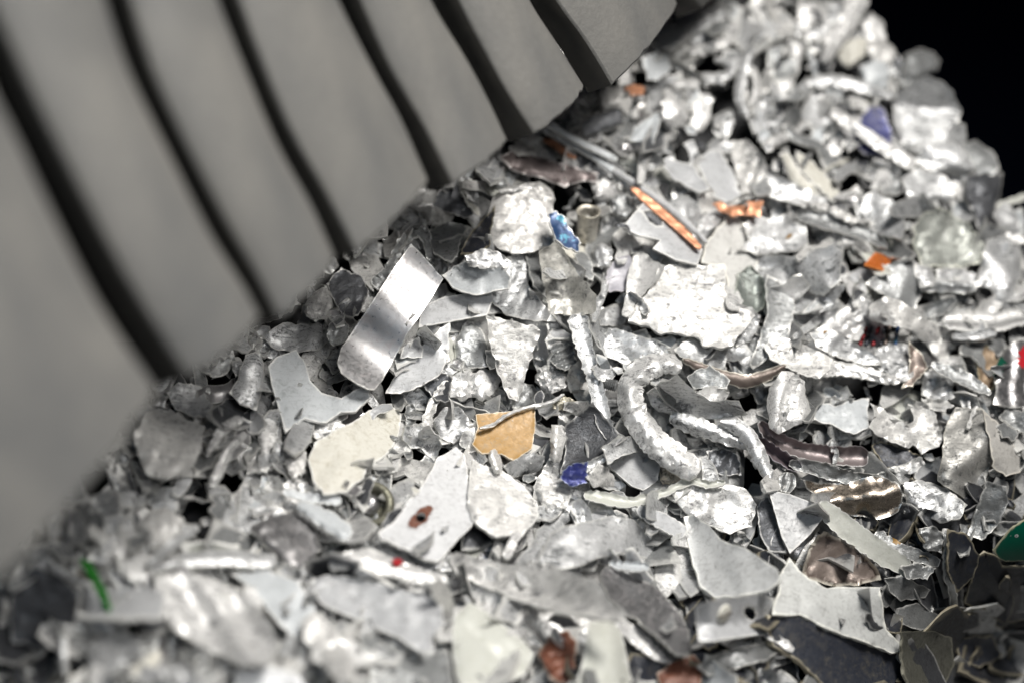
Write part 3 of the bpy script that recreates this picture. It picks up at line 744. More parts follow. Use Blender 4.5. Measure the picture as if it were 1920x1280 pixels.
h('r', 'metal_strip', 'dark strip with a frayed white end over the bronze can', None, MD, [(1480,868,9),(1540,880,14),(1600,895,12),(1655,897,6)], cr=(1,40), burr=1.3)
h('p', 'crushed_can', 'glossy bronze crushed can with soft folds', 'the bronze crushed can', BZ, [(1500,896),(1540,906),(1600,901),(1640,890),(1680,900),(1693,926),(1686,960),(1650,973),(1600,966),(1558,956),(1528,930)], wave=[(75,2.2,62,.8)], cr=(2.0,80), fine=.03, burr=.6, ton=1.0)
h('r', 'metal_strip', 'short ribbed dark strip under the lower dark channel', None, MD, [(1478,885,16),(1476,905,16),(1472,922,14)], flute=(.8,4), ton=.9)
h('p', 'metal_flake', 'dark rough rounded flake behind the flat grey triangle', 'the dark rough flake', DK, [(1418,952),(1438,925),(1456,960),(1476,1036),(1440,1032),(1425,1000)], cr=(.6,30), ton=1.3)
h('p', 'metal_triangle', 'flat grey triangle with clean straight edges', 'the flat grey triangle', GP, [(1441,917),(1480,925),(1530,944),(1547,965),(1520,1000),(1481,1037),(1464,1000)], cr=(.15,80), fine=.05, jag=.4, burr=.25, t=2, ton=.85, lift=3, tilt=(.05,0))
h('r', 'metal_strip', 'curved grey strip with an orange spot, under the long pale strip', None, MD, [(1640,1000,11),(1690,1030,13),(1762,1055,11)], cr=(.6,50), ton=1.1)
h('r', 'metal_strip', 'long pale painted strip slanting down beside the crater', 'the long pale strip', GN, [(1534,945,15),(1580,983,21),(1640,1027,21),(1690,1058,18),(1708,1066,12)], cr=(.4,60), burr=.6, ton=.95, lift=4)
h('p', 'metal_flake', 'foil-like dark silver scrap at the end of the long pale strip', None, MD, [(1690,1062),(1720,1055),(1755,1065),(1738,1085),(1700,1085)], cr=(1.6,24))
h('p', 'crater_piece', 'dark crater-like piece with a molten white rim', 'the white rimmed crater', BS, [(1500,1082),(1520,1020),(1545,994),(1580,1010),(1612,1030),(1642,1060),(1652,1086),(1610,1097),(1560,1097),(1510,1084)], bend=[(0,3),(90,3)], burr=3.4, cr=(.8,40), ton=1.1, lift=3, rimpx=15)
h('p', 'metal_flake', 'pointed grey flake below the end of the long pale strip', None, MD, [(1660,1085),(1690,1078),(1745,1105),(1735,1120),(1690,1125),(1668,1110)], cr=(1,40))
h('r', 'metal_strip', 'upright thin wavy rim of a black sheet', 'the thin wavy rim', MD, [(1774,992,7),(1777,1028,6),(1774,1068,6),(1786,1108,7),(1790,1150,6)], puff=2, ton=1.0, lift=5)
h('p', 'torn_plate', 'black curved sheet right of the thin wavy rim', 'the black curved sheet', BK, [(1778,992),(1812,1000),(1837,1040),(1826,1082),(1792,1112),(1776,1062)], bend=[(10,3)], cr=(.6,50), ton=1.4)
h('p', 'torn_plate', 'grey flake over the thin wavy rim', None, MD, [(1722,990),(1755,985),(1770,1005),(1765,1035),(1735,1030)], puff=3, cr=(1.2,30), ton=.8)
h('p', 'torn_plate', 'big black pitted plate at the lower right edge', 'the big black plate', BK, [(1824,1050),(1846,1034),(1866,1040),(1880,1060),(1930,1062),(1930,1162),(1880,1167),(1830,1142),(1808,1130),(1820,1090)], cr=(1.2,60), burr=1.6)
h('p', 'metal_flake', 'grimy layered scrap leaning on the green board', None, MD, [(1884,1015),(1905,1008),(1930,1020),(1930,1075),(1905,1060)], cr=(1.4,26), puff=3)
h('p', 'torn_plate', 'olive grey smeared plate below the black gap', 'the olive smeared plate', MD, [(1690,1185),(1740,1180),(1785,1195),(1790,1240),(1770,1290),(1700,1290),(1690,1230)], cr=(1.0,60), ton=(.62,.6,.5))
h('p', 'torn_plate', 'grey plate with a glinting bent corner above the olive smeared plate', None, MD, [(1682,1140),(1720,1130),(1780,1165),(1770,1178),(1720,1180),(1690,1170)], cr=(1.1,40), ton=.9)
h('p', 'metal_flake', 'dim dark plate in the shadow of the bottom right corner', None, BK, [(1795,1195),(1860,1190),(1880,1230),(1840,1250),(1800,1240)], cr=(.6,60), ton=1.8)  # shade of the corner put into its black colour

# ---- middle
h('p', 'metal_flake', 'scratched silver flake right of the plain grey sheet', 'the scratched silver flake', AL, [(925,502),(965,478),(990,480),(1002,500),(990,530),(1012,562),(1042,602),(1002,602),(950,592),(918,562)], cr=(1.0,50), wave=[(30,.6,22,0)])
h('p', 'metal_flake', 'dark recess plate left of the spade shaped plate', None, MD, [(985,478),(1010,470),(1022,540),(1025,560),(1000,535),(992,505)], ton=.8)
h('p', 'curled_shell', 'smooth violet grey flake with a broken rim, left of the twisted fin', 'the violet grey flake', GP, [(1135,520),(1150,488),(1180,478),(1186,485),(1180,520),(1168,548),(1140,545)], bend=[(60,2)], ton=(.85,.82,.88), cr=(.3,50))
h('p', 'metal_nugget', 'grey pebble in the dark gap above the violet grey flake', None, AL, [(1110,470),(1130,455),(1150,470),(1145,500),(1120,500)], puff=5)
h('p', 'metal_flake', 'dirty shard behind the right flank of the spade shaped plate', None, MD, [(1075,475),(1100,472),(1112,500),(1112,530),(1095,515)], ton=1.2)
h('p', 'torn_plate', 'grey plate bottom between the spade shaped plate and the fin', None, AL, [(1118,580),(1165,572),(1185,590),(1165,612),(1125,610)], cr=(.8,50), ton=.9)
h('p', 'torn_plate', 'plain matt grey sheet tucked under the shiny strip', 'the plain grey sheet', GP, [(790,575),(835,556),(920,543),(926,560),(913,591),(850,602),(785,614)], cr=(.15,90), fine=.04, jag=.5, burr=.3, ton=1.05, bend=[(90,1.2)])
h('p', 'curled_shell', 'curled greenish shell with a thick rounded lip', 'the curled lip shell', BG, [(829,517),(850,500),(880,488),(906,505),(942,500),(957,520),(953,541),(925,547),(900,553),(872,551),(850,539)], bend=[(110,3.5)], cr=(.9,45), burr=1.6, fine=.08, t=3, lift=4)
h('p', 'metal_flake', 'silver crumpled top edge of the curled lip shell', None, AL, [(872,480),(905,466),(930,470),(960,490),(950,502),(905,503),(880,498)], cr=(1.4,30), puff=2)
h('p', 'metal_nugget', 'large rounded whitish chunk beside the blue painted flake', 'the rounded whitish chunk', WH, [(924,372),(950,355),(985,345),(1012,341),(1031,352),(1041,375),(1036,400),(1041,430),(1041,456),(1015,466),(1000,473),(960,476),(935,466),(917,446),(910,425),(914,400)], puff=10, cr=(1.6,60), burr=1.0, lift=3, s=5.5, groove=[(1000,350,1035,395,5,1.5)])
h('p', 'painted_flake', 'glossy blue painted flake beside the rounded whitish chunk', 'the blue painted flake', 'blue_paint', [(1027,402),(1042,395),(1056,405),(1076,440),(1091,456),(1085,471),(1062,466),(1045,453),(1034,430)], cr=(.6,40), burr=.9, lift=15, settle=.2, bend=[(30,1.5)])
h('p', 'torn_plate', 'spade shaped dirty plate with a torn lower edge', 'the spade shaped plate', WH, [(1011,470),(1040,455),(1060,470),(1073,500),(1100,530),(1119,556),(1116,583),(1095,593),(1070,590),(1050,588),(1031,591),(1025,570),(1021,540),(1014,505)], cr=(1.1,55), fold=[(1040,455,1075,590,.12),(1020,560,1120,565,.2)], burr=1.3, lift=4, s=5, ton=(.97,.96,.92))
h('r', 'metal_strip', 'long narrow strip like a spoon handle below the spade shaped plate', 'the spoon handle strip', AL, [(1082,588,20),(1092,635,17),(1108,690,14),(1122,745,15),(1134,795,15),(1141,822,7)], cup=2.0, cr=(.7,40), burr=.9, lift=5, ton=1.2)
h('p', 'torn_plate', 'pointed twisted fin leaning on the largest plate', 'the twisted fin', BR, [(1184,440),(1195,444),(1199,465),(1225,490),(1248,498),(1238,522),(1214,542),(1202,556),(1182,596),(1167,591),(1172,560),(1179,510),(1187,482),(1184,456)], fold=[(1190,445,1200,560,.22)], cr=(1.1,40), burr=1.3, lift=2)
h('p', 'metal_flake', 'thin curled scrap at the lower right rim of the largest plate', None, AL, [(1385,585),(1412,578),(1425,592),(1420,620),(1405,640),(1380,650),(1370,635)], cr=(1.8,28), burr=1.6)
h('p', 'torn_plate', 'ragged plate under the lower edge of the largest plate', None, AL, [(1262,655),(1300,630),(1345,650),(1365,655),(1358,690),(1330,700),(1290,680)], cr=(1.2,40))
h('p', 'torn_plate', 'largest jagged whitish plate, lying flat in the middle', 'the largest plate', WH, [(1184,592),(1200,560),(1225,535),(1234,505),(1260,495),(1300,497),(1356,496),(1359,520),(1366,560),(1386,570),(1410,576),(1416,592),(1401,612),(1381,630),(1371,650),(1346,653),(1318,646),(1310,633),(1300,626),(1276,629),(1262,623),(1240,626),(1215,613),(1178,602)], cr=(.9,70), burr=1.3, jag=2.4, t=2.6, lift=5, s=5.5, flat=1, curl=2, dome=[(1250,540,40,1.0)])
h('r', 'wavy_sheet', 'dark brown wavy sheet edge below the largest plate', 'the wavy brown edge', BS, [(1280,672,5),(1318,690,9),(1358,705,11),(1400,714,13),(1440,702,11),(1474,684,6)], cr=(.3,60), burr=.5, cup=-2, rimw=1.3)
h('p', 'metal_flake', 'mid grey half disc under the wavy brown edge', 'the grey half disc', MD, [(1287,706),(1310,690),(1330,687),(1355,700),(1368,713),(1363,729),(1330,726),(1300,729)], cr=(.5,40), ton=1.4)
h('p', 'metal_flake', 'pale scalloped half disc below the grey half disc', None, BR, [(1304,740),(1325,724),(1350,724),(1367,735),(1360,752),(1330,758)], cr=(.7,28))
h('p', 'torn_plate', 'crinkled plate with a rolled edge, above the big hook', 'the crinkled rolled plate', AL, [(1123,640),(1140,614),(1170,620),(1202,630),(1242,641),(1259,651),(1240,666),(1200,671),(1176,682),(1150,673),(1128,668)], cr=(1.4,42), burr=1.4, ton=1.15)
h('p', 'metal_flake', 'dark corrugated scrap left of the spoon handle strip', 'the corrugated scrap', MD, [(1026,650),(1050,640),(1075,648),(1080,680),(1060,695),(1035,682)], wave=[(60,1.1,13,0)], cr=(.6,40), ton=.9)
h('p', 'foil_ball', 'crumpled ball of foil right of the white triangular plate', 'the foil ball', BR, [(1001,708),(1010,688),(1035,682),(1058,700),(1062,722),(1045,735),(1018,738)], puff=7, cr=(2.6,22), burr=1.5)
h('p', 'metal_flake', 'frayed scrap behind the spoon handle strip', None, AL, [(1110,690),(1130,672),(1150,690),(1155,705),(1140,715),(1122,712)], cr=(1.2,26))
h('p', 'metal_nugget', 'dark pebble-like nugget above the split nugget', 'the dark pebble nugget', MD, [(852,642),(868,612),(886,603),(906,625),(919,660),(916,686),(895,691),(870,686),(854,672)], puff=8, cr=(1.4,35), ton=1.5)
h('p', 'metal_nugget', 'split rounded nugget, cracked down its middle', 'the split nugget', BR, [(834,722),(855,698),(880,692),(886,700),(905,690),(930,694),(943,708),(931,732),(905,751),(886,743),(868,751),(845,743)], puff=8, cr=(1.2,32), groove=[(885,690,884,748,4,6)])
h('p', 'torn_plate', 'white triangular plate pointing down at the tan flake', 'the white triangular plate', WH, [(911,591),(960,602),(1009,612),(1013,620),(1001,660),(986,700),(973,753),(955,746),(935,706),(920,651)], cr=(.7,60), burr=1.1, lift=4, t=2.4, s=5, flat=1, tilt=(-.02,-.03), settle=.3, fold=[(972,752,940,690,.08)])
h('p', 'curled_shell', 'smooth pale leaf shaped sheet with a rolled wire-like edge', 'the leaf shaped sheet', GP, [(721,737),(745,700),(790,650),(825,615),(844,604),(841,640),(836,680),(821,706),(790,723),(750,737)], fold=[(725,735,842,606,-.12)], bend=[(40,2.0)], cr=(.2,80), burr=1.3, fine=.05, ton=(1.2,1.2,1.2))
h('p', 'metal_strip', 'smooth shiny flat strip with a rounded lower end', 'the shiny strip', PO, [(771,457),(800,487),(831,523),(801,572),(766,622),(739,672),(716,714),(702,730),(690,729),(668,719),(640,699),(632,680),(640,652),(690,578),(735,508)], cr=(.05,90), fine=.015, jag=.25, burr=.1, t=2.0, lift=9, q=.97, settle=.0, tilt=(-.01,-.01), wave=[(118,2.4,165,2.2)], s=6)
h('r', 'metal_strip', 'ragged twisted strip hanging left of the split nugget', None, WH, [(842,715,9),(825,735,9),(808,765,9),(798,800,8),(796,822,5)], cr=(1.2,30), lift=3)
h('p', 'metal_nugget', 'rounded grey chunk left of the tan flake', 'the grey chunk by the tan flake', AL, [(812,790),(830,765),(860,760),(880,785),(878,815),(850,830),(825,820)], puff=6, cr=(.8,50))
h('p', 'torn_plate', 'dark stained round plate under the foil ball', None, MD, [(1035,752),(1060,742),(1085,752),(1070,768),(1040,765)], cr=(.6,30), ton=(1.0,.92,.75))
h('p', 'curled_shell', 'dark hollow cone shaped sheet with a pale lower lip', 'the dark cone sheet', DK, [(1058,802),(1085,772),(1112,754),(1132,780),(1174,822),(1142,846),(1110,863),(1075,881),(1050,887),(1060,850)], bend=[(60,5)], cr=(.6,60), burr=1.2, ton=.75)
h('r', 'metal_strip', 'pale lip running below the dark cone sheet', None, AL, [(1054,892,6),(1085,880,9),(1115,868,9),(1142,850,5)], cup=1, cr=(.5,30))
h('p', 'film_scrap', 'scrap of violet blue film under the dark cone sheet', 'the blue film scrap', 'blue_film', [(1056,880),(1080,866),(1102,866),(1100,904),(1070,912),(1052,898)], cr=(.9,30), ton=(.35,.4,.6))
h('p', 'torn_plate', 'pale curved sheet between the dark cone sheet and the big hook', None, AL, [(1130,840),(1160,815),(1200,820),(1235,838),(1200,845),(1165,855),(1140,870)], bend=[(80,3)], cr=(.6,50))
h('p', 'torn_plate', 'smooth grey flake with a dark dimple, below the big hook', 'the dimpled grey flake', GP, [(1138,872),(1175,850),(1210,842),(1240,850),(1234,900),(1206,919),(1185,911)], cr=(.25,70), dome=[(1208,861,5,-2)], ton=.88, jag=.6, fine=.06, t=2.4)
h('p', 'metal_nugget', 'small brownish lump under the shank of the big hook', None, AL, [(1235,880),(1250,850),(1275,860),(1295,890),(1270,905),(1240,905)], puff=4, cr=(1.3,26), ton=(1,.9,.75))
h('p', 'metal_flake', 'bright folded scrap left of the dimpled grey flake', None, WH, [(1100,895),(1120,868),(1140,875),(1155,900),(1150,912),(1115,912)], cr=(1.2,30), puff=2)
h('p', 'torn_plate', 'folded pale leaf lying inside the bend of the big hook', 'the folded leaf', BR, [(1214,737),(1240,715),(1270,703),(1305,735),(1332,750),(1386,751),(1403,776),(1360,784),(1310,786),(1280,776),(1235,773),(1220,757)], fold=[(1215,738,1320,762,.3)], cr=(.8,45), burr=1.1)
h('r', 'metal_strip', 'tapered bar with a blunt head, right of the big hook', 'the tapered bar', AL, [(1256,780,11),(1295,795,18),(1345,812,15),(1395,832,11),(1432,842,6)], puff=5, cr=(.9,36), burr=.8, ton=1.15)
h('r', 'blade_scrap', 'curved blade bending down at the end of the tapered bar', 'the curved blade', AL, [(1350,790,10),(1378,795,15),(1405,820,15),(1428,862,15),(1446,905,8)], cup=-3, cr=(.7,40))
h('p', 'torn_plate', 'dark crumpled foil in the gap below the tapered bar', None, DK, [(1325,845),(1360,838),(1385,855),(1390,890),(1350,890),(1328,875)], cr=(2,26), ton=1.5)
h('r', 'hooked_bar', 'large thick bar bent into a hook', 'the big hook', BR, [(1278,690,13),(1245,681,20),(1205,694,24),(1181,730,25),(1192,780,25),(1228,828,27),(1270,860,27),(1308,888,21)], puff=4, cr=(1.8,46), burr=.8, lift=6, cup=-2.6, jag=1.3, s=5)
h('r', 'metal_strip', 'long thin pale strip running under the dimpled grey flake', 'the long thin pale strip', GN, [(1095,925,8),(1140,935,12),(1185,940,10),(1240,925,8),(1295,902,7),(1330,908,7),(1360,902,6)], cup=1.5, cr=(.3,60), lift=3)
h('p', 'tan_flake', 'tan painted flat flake with grey chips', 'the tan flake', 'tan_paint', [(892,776),(930,772),(960,770),(1003,761),(1004,800),(998,841),(962,863),(940,851),(915,849),(904,851),(885,831),(895,801)], cr=(.3,60), fine=.06, burr=.4, jag=.9, t=2, lift=6, q=.85, fold=[(898,803,1003,762,.0)], s=5)
h('r', 'metal_strip', 'thin silver wire scrap lying along the upper edge of the tan flake', None, BR, [(900,802,3),(925,795,3.5),(950,778,3.5),(985,765,4),(1030,755,4),(1058,738,3)], puff=2, lift=1, jag=.6)
h('p', 'metal_bar', 'stubby pale block right of the tan flake', 'the stubby pale block', WH, [(1034,796),(1058,797),(1063,815),(1055,841),(1048,866),(1030,861),(1032,830)], fold=[(1045,797,1040,865,-.35)], cr=(.6,40), puff=3)
h('p', 'metal_flake', 'rough grey flake just below the tan flake', None, AL, [(945,872),(970,858),(1000,845),(1022,855),(1015,880),(990,890),(955,895)], cr=(1.0,28))

# ---- lower left, nearer than the focus
h('p', 'metal_flake', 'pale curved tube fragment below the tip of the widest flap', 'the curved tube fragment', AL, [(312,735),(335,718),(375,722),(398,760),(385,782),(350,775),(328,765)], bend=[(20,5)], cr=(.6,50))
h('p', 'curled_shell', 'grey cone standing upright below a flap tip', 'the upright grey cone', AL, [(445,710),(460,664),(484,656),(496,682),(492,730),(480,768),(450,755),(430,735)], puff=9, cr=(.8,40), ton=1.4)
h('p', 'metal_nugget', 'large knobbly blurred lump at the edge of the widest flap', 'the large knobbly lump', WH, [(251,816),(275,772),(305,764),(350,784),(382,800),(376,846),(352,886),(312,897),(275,886),(259,851)], puff=7, cr=(2.6,55), bend=[(40,4)], burr=1.8, jag=3, lift=5)
h('r', 'metal_strip', 'forked pale strip right of the large knobbly lump', 'the forked strip', BR, [(392,845,6),(412,812,9),(435,790,9),(455,785,7)], puff=3, cr=(1,30))
h('r', 'metal_strip', 'long curved pale rod right of the large knobbly lump', 'the curved rod', BR, [(398,912,8),(415,875,9),(430,840,8),(462,812,8)], puff=5, cr=(.5,40), lift=3)
h('p', 'metal_nugget', 'narrow whitish lump below the upright grey cone', None, BR, [(482,800),(500,780),(518,790),(530,825),(525,860),(505,865),(488,845)], puff=6)
h('p', 'metal_strip', 'short straight white bar in the blurred lower left below the upright grey cone', None, WH, [(462,866),(515,864),(516,880),(464,886)], puff=3, cr=(.2,50))
h('p', 'torn_plate', 'pale blue grey Y shaped plate', 'the Y shaped plate', BG, [(503,686),(520,668),(555,655),(572,680),(581,710),(602,735),(640,746),(662,731),(690,722),(694,746),(667,771),(640,772),(612,792),(592,790),(572,784),(548,800),(536,810),(524,771),(511,726)], cr=(.25,80), fine=.06, jag=.7, burr=.5, t=2.6, lift=4, ton=1.12, settle=.3, fold=[(512,690,540,810,.06)])
h('p', 'torn_plate', 'broad cream coloured plate below the Y shaped plate', 'the broad cream plate', CR, [(578,862),(590,830),(622,808),(662,790),(692,770),(730,758),(752,775),(747,820),(726,851),(692,871),(681,896),(650,921),(606,927),(588,902)], cr=(1.6,70), burr=1.6, lift=5, puff=2, q=.8, fold=[(590,850,740,800,.06)])
h('p', 'metal_nugget', 'white crinkled scrap left of the broad cream plate', None, WH, [(535,865),(555,842),(575,845),(575,885),(550,900)], puff=4, cr=(1.4,26))
h('r', 'metal_strip', 'level pale strip below the broad cream plate', None, BG, [(530,920,7),(570,930,9),(640,938,10)], cr=(.3,60), lift=2)
h('p', 'torn_plate', 'bright flat plate with a rusty brown hole', 'the rust holed plate', GP, [(821,858),(855,838),(873,855),(879,900),(876,936),(891,960),(886,986),(862,1006),(840,1032),(820,1053),(790,1046),(760,1026),(718,1010),(709,996),(740,976),(760,946),(776,930),(792,908)], holes=[[(780,966),(788,960),(797,962),(799,972),(791,979),(781,976)]], s=4.5, cr=(.35,90), burr=.7, t=2.6, lift=5, ton=(1.28,1.27,1.26), q=.8, fold=[(800,850,820,1050,.07)])
h('p', 'torn_plate', 'brightest white plate with a pressed round dome', 'the domed white plate', WH, [(886,860),(906,870),(940,880),(981,910),(1006,940),(1011,965),(991,991),(976,1006),(960,1001),(930,1006),(905,991),(885,971),(877,940),(880,900)], dome=[(912,952,30,3)], cr=(.7,80), burr=1.0, t=2.6, lift=5, q=.8, ton=1.08, flat=1, curl=2)
h('r', 'metal_strip', 'small pale tail bent down below the domed white plate', None, BR, [(972,995,8),(962,1015,9),(948,1045,9)], puff=3)
h('p', 'torn_plate', 'white wedge with faint ribs, right of the domed white plate', 'the ribbed white wedge', WH, [(1029,858),(1045,880),(1072,920),(1064,951),(1030,956),(1000,946),(1000,911),(1015,885)], wave=[(100,.7,22,0)], cr=(.5,60), puff=2)
h('r', 'metal_strip', 'small white finger standing before the tan flake', None, WH, [(924,842,7),(932,862,8),(938,884,7)], puff=4, lift=3)
h('p', 'metal_nugget', 'rounded blurred shiny lump left of the thick pale bar', 'the bright blurred lump', PO, [(468,988),(510,960),(560,955),(596,990),(601,1025),(580,1062),(545,1066),(515,1041),(490,1016)], puff=9, cr=(1.2,60), ton=.9)
h('r', 'metal_strip', 'thick pale bar right of the bright blurred lump', 'the thick pale bar', BG, [(556,945,9),(590,960,15),(630,985,18),(656,1005,14)], puff=6, cr=(.4,50), lift=3)
h('p', 'metal_nugget', 'white faceted lump above the long level bar', 'the white faceted lump', WH, [(256,982),(280,955),(310,949),(346,975),(341,1001),(310,1022),(280,1022)], puff=8, cr=(1.5,40))
h('r', 'metal_strip', 'slanting pale rod below the white faceted lump', None, AL, [(278,1062,9),(310,1030,10),(345,1005,10),(372,985,8)], puff=4, lift=4)
h('r', 'metal_strip', 'long level grey bar crossing the lower left', 'the long level bar', AL, [(285,1066,7),(340,1050,12),(420,1045,15),(518,1051,12)], puff=4, cr=(.5,60), lift=5)
h('r', 'metal_strip', 'small bright peg in the dark gap at the end of the widest flap', None, WH, [(168,985,8),(182,1000,9),(200,1014,8)], puff=4, lift=5)
h('p', 'folded_sheet', 'big softly folded sheet below the long level bar', 'the big folded sheet', BR, [(289,1080),(340,1070),(402,1085),(452,1110),(502,1160),(521,1200),(512,1241),(452,1247),(390,1217),(328,1182),(298,1130)], wave=[(-35,3.2,75,.5)], cr=(1.0,80), lift=4, q=.8, burr=1.0)
h('p', 'torn_plate', 'flat grey pointed sheet right of the big folded sheet', 'the flat pointed sheet', BG, [(435,1075),(500,1068),(560,1090),(592,1140),(575,1180),(560,1200),(520,1165),(480,1110)], cr=(.5,80), puff=2, ton=.95)
h('r', 'metal_strip', 'lumpy wavy strip above the grey trough', 'the lumpy wavy strip', BR, [(618,1058,10),(680,1045,18),(730,1062,17),(790,1080,14),(838,1087,9)], puff=4, cr=(1.1,50), burr=1.3, lift=4)
h('p', 'torn_plate', 'tiny red fleck on the lumpy wavy strip', None, 'red_paint', [(735,1048),(748,1045),(757,1052),(748,1060),(738,1057)], cr=(.2,30), lift=1, jag=.5, ton=.6)
h('p', 'torn_plate', 'large grey trough with a ragged white lower edge', 'the grey trough', GP, [(582,1086),(620,1075),(682,1085),(742,1100),(802,1115),(828,1131),(832,1170),(811,1196),(816,1216),(790,1223),(740,1191),(660,1156),(600,1131)], bend=[(100,3.5)], cr=(.9,60), burr=2.2, lift=5, q=.8, ton=.95)
h('p', 'torn_plate', 'white tongue pointing to the bottom edge, left of the pale bars', 'the white tongue', WH, [(564,1166),(585,1145),(622,1170),(652,1210),(667,1250),(661,1276),(635,1277),(600,1242),(569,1196)], puff=5, cr=(1.0,60), lift=5, groove=[(605,1165,640,1260,6,2)])
h('p', 'metal_flake', 'small dim grey flake in the gap below the grey trough', None, MD, [(675,1185),(705,1180),(720,1200),(695,1222),(680,1210)], ton=1.2)
h('p', 'torn_plate', 'long bright slab with stepped tears lying across the bottom', 'the long bright slab', WH, [(838,1050),(855,1034),(902,1045),(960,1060),(1010,1044),(1062,1070),(1122,1090),(1142,1120),(1178,1151),(1162,1163),(1110,1156),(1060,1151),(980,1126),(900,1096),(858,1075)], fold=[(850,1072,1165,1155,.22)], cr=(1.2,70), burr=1.4, lift=6, q=.8, t=3)
h('p', 'torn_plate', 'grey hill shaped plate above the long bright slab', 'the hill shaped plate', AL, [(1010,1052),(1030,1000),(1060,984),(1110,975),(1150,965),(1192,975),(1212,1000),(1241,1016),(1246,1042),(1215,1047),(1170,1037),(1130,1042),(1080,1062),(1040,1067)], puff=5, cr=(1.1,70), burr=2.0, lift=2, ton=1.05)
h('r', 'metal_strip', 'flat grey strip above the bent steel tongue', None, GP, [(1195,952,10),(1240,975,15),(1285,1000,15)], cr=(.4,60))
h('p', 'torn_plate', 'ragged light lump plate under the long thin pale strip', 'the ragged light plate', BR, [(1260,925),(1300,905),(1350,905),(1400,915),(1418,945),(1408,985),(1370,1000),(1330,985),(1285,960)], cr=(1.7,45), puff=4, burr=1.5)
h('p', 'torn_plate', 'angular grey plate with one cream corner', 'the cream cornered plate', GP, [(1282,968),(1300,964),(1330,985),(1352,1010),(1402,1030),(1456,1065),(1467,1086),(1440,1106),(1390,1117),(1340,1119),(1314,1101),(1301,1060),(1289,1010)], fold=[(1370,1015,1392,1118,-.10),(1290,966,1318,1102,.25)], cr=(.5,80), burr=.8, lift=6, q=.85, ton=(1.25,1.25,1.22), t=2.8)
h('r', 'metal_strip', 'pale bar under the bent steel tongue', None, BR, [(1150,1160,10),(1200,1195,16),(1240,1225,15),(1262,1238,8)], puff=3, lift=2)
h('p', 'blade_scrap', 'bent shiny tongue with a rounded end', 'the bent shiny tongue', PO, [(1124,1076),(1135,1060),(1180,1076),(1227,1096),(1262,1131),(1287,1166),(1297,1215),(1290,1232),(1270,1227),(1235,1196),(1180,1151),(1138,1116)], cr=(.4,80), fine=.05, wave=[(35,1.8,110,1)], lift=6, q=.85, burr=.6, ton=.92)
h('r', 'metal_strip', 'square notched scrap at the root of the bent shiny tongue', None, BG, [(1142,1056,7),(1180,1060,9),(1218,1062,8)], cup=2, lift=2)
h('p', 'profile_bar', 'dark grey profile bar with notches at its end', 'the notched profile bar', MD, [(1308,1248),(1340,1225),(1400,1210),(1462,1195),(1470,1215),(1440,1235),(1380,1252),(1330,1268)], fold=[(1308,1248,1466,1203,.3)], cr=(.3,60), ton=.8, lift=2, q=.8)
h('p', 'rusty_chunk', 'rusty red chunk at the bottom edge, left of the pale square bar', 'the rusty red chunk', 'rust_paint', [(1008,1226),(1030,1190),(1060,1180),(1081,1200),(1078,1250),(1066,1290),(1030,1268)], puff=8, cr=(.8,40), wave=[(70,.7,18,0)], burr=1.2)
h('p', 'rusty_chunk', 'dark rusty piece at the bottom edge under the shiny tongue', 'the bottom rusty piece', 'rust_paint', [(1232,1262),(1260,1240),(1300,1225),(1320,1250),(1312,1290),(1240,1290)], puff=4, cr=(.8,40), ton=.8)
h('p', 'metal_bar', 'pale greenish square bar at the bottom centre', 'the pale square bar', GN, [(1104,1164),(1145,1158),(1166,1185),(1176,1230),(1192,1298),(1078,1298),(1094,1230)], fold=[(1140,1160,1160,1298,-.35)], cr=(.3,70), puff=3, lift=4, q=.8)
h('p', 'metal_bar', 'pale greenish rounded bar at the bottom edge below the trough', 'the greenish rounded bar', GN, [(853,1150),(880,1128),(912,1145),(972,1190),(1002,1226),(986,1261),(960,1277),(900,1295),(860,1295),(848,1220)], puff=8, cr=(.4,80), groove=[(880,1180,960,1260,7,2.5)], lift=4, q=.8)
h('p', 'torn_plate', 'silver smudged sheet at the bottom, right of the white tongue', None, MD, [(690,1235),(740,1215),(800,1225),(840,1215),(850,1290),(700,1290)], cr=(1.6,50), ton=1.2)
h('p', 'metal_nugget', 'pale lump on the bottom edge below the big folded sheet', None, AL, [(300,1250),(340,1240),(370,1262),(372,1300),(300,1300)], puff=6)
h('p', 'metal_nugget', 'pale lump on the bottom edge left of the white tongue', None, GP, [(440,1255),(500,1245),(560,1265),(580,1300),(440,1300)], puff=6, ton=1.4)
h('p', 'curled_shell', 'grey cone leaning in the dark lower left corner', 'the leaning grey cone', AL, [(155,1102),(166,1090),(200,1130),(226,1178),(195,1190),(165,1182),(150,1150)], puff=8, cr=(.7,50), lift=4)
h('p', 'metal_nugget', 'pale split lump under the leaning grey cone', 'the pale split lump', AL, [(163,1212),(200,1185),(250,1190),(277,1216),(240,1242),(202,1268),(170,1257)], puff=8, cr=(1.6,40), lift=4)
h('r', 'green_strip', 'narrow green painted strip in the dark lower left', 'the green strip', 'green_paint', [(152,1046,5),(166,1062,7),(182,1088,7),(196,1118,6),(205,1146,5)], cr=(.6,30), lift=3, ton=.4)
h('r', 'metal_strip', 'thin pale rod over the green strip', None, AL, [(80,1045,7),(105,1068,7),(150,1090,6),(165,1098,5)], puff=3, lift=6)
h('r', 'metal_strip', 'narrow upright strip in the dark lower left corner', None, AL, [(118,1190,7),(118,1225,7),(122,1265,6)], puff=3, lift=3)
h('p', 'metal_flake', 'dark mottled plate filling the lower left corner', 'the corner dark plate', DK, [(20,1120),(60,1060),(110,1075),(150,1110),(140,1180),(80,1220),(20,1200)], cr=(1.8,50), puff=4)
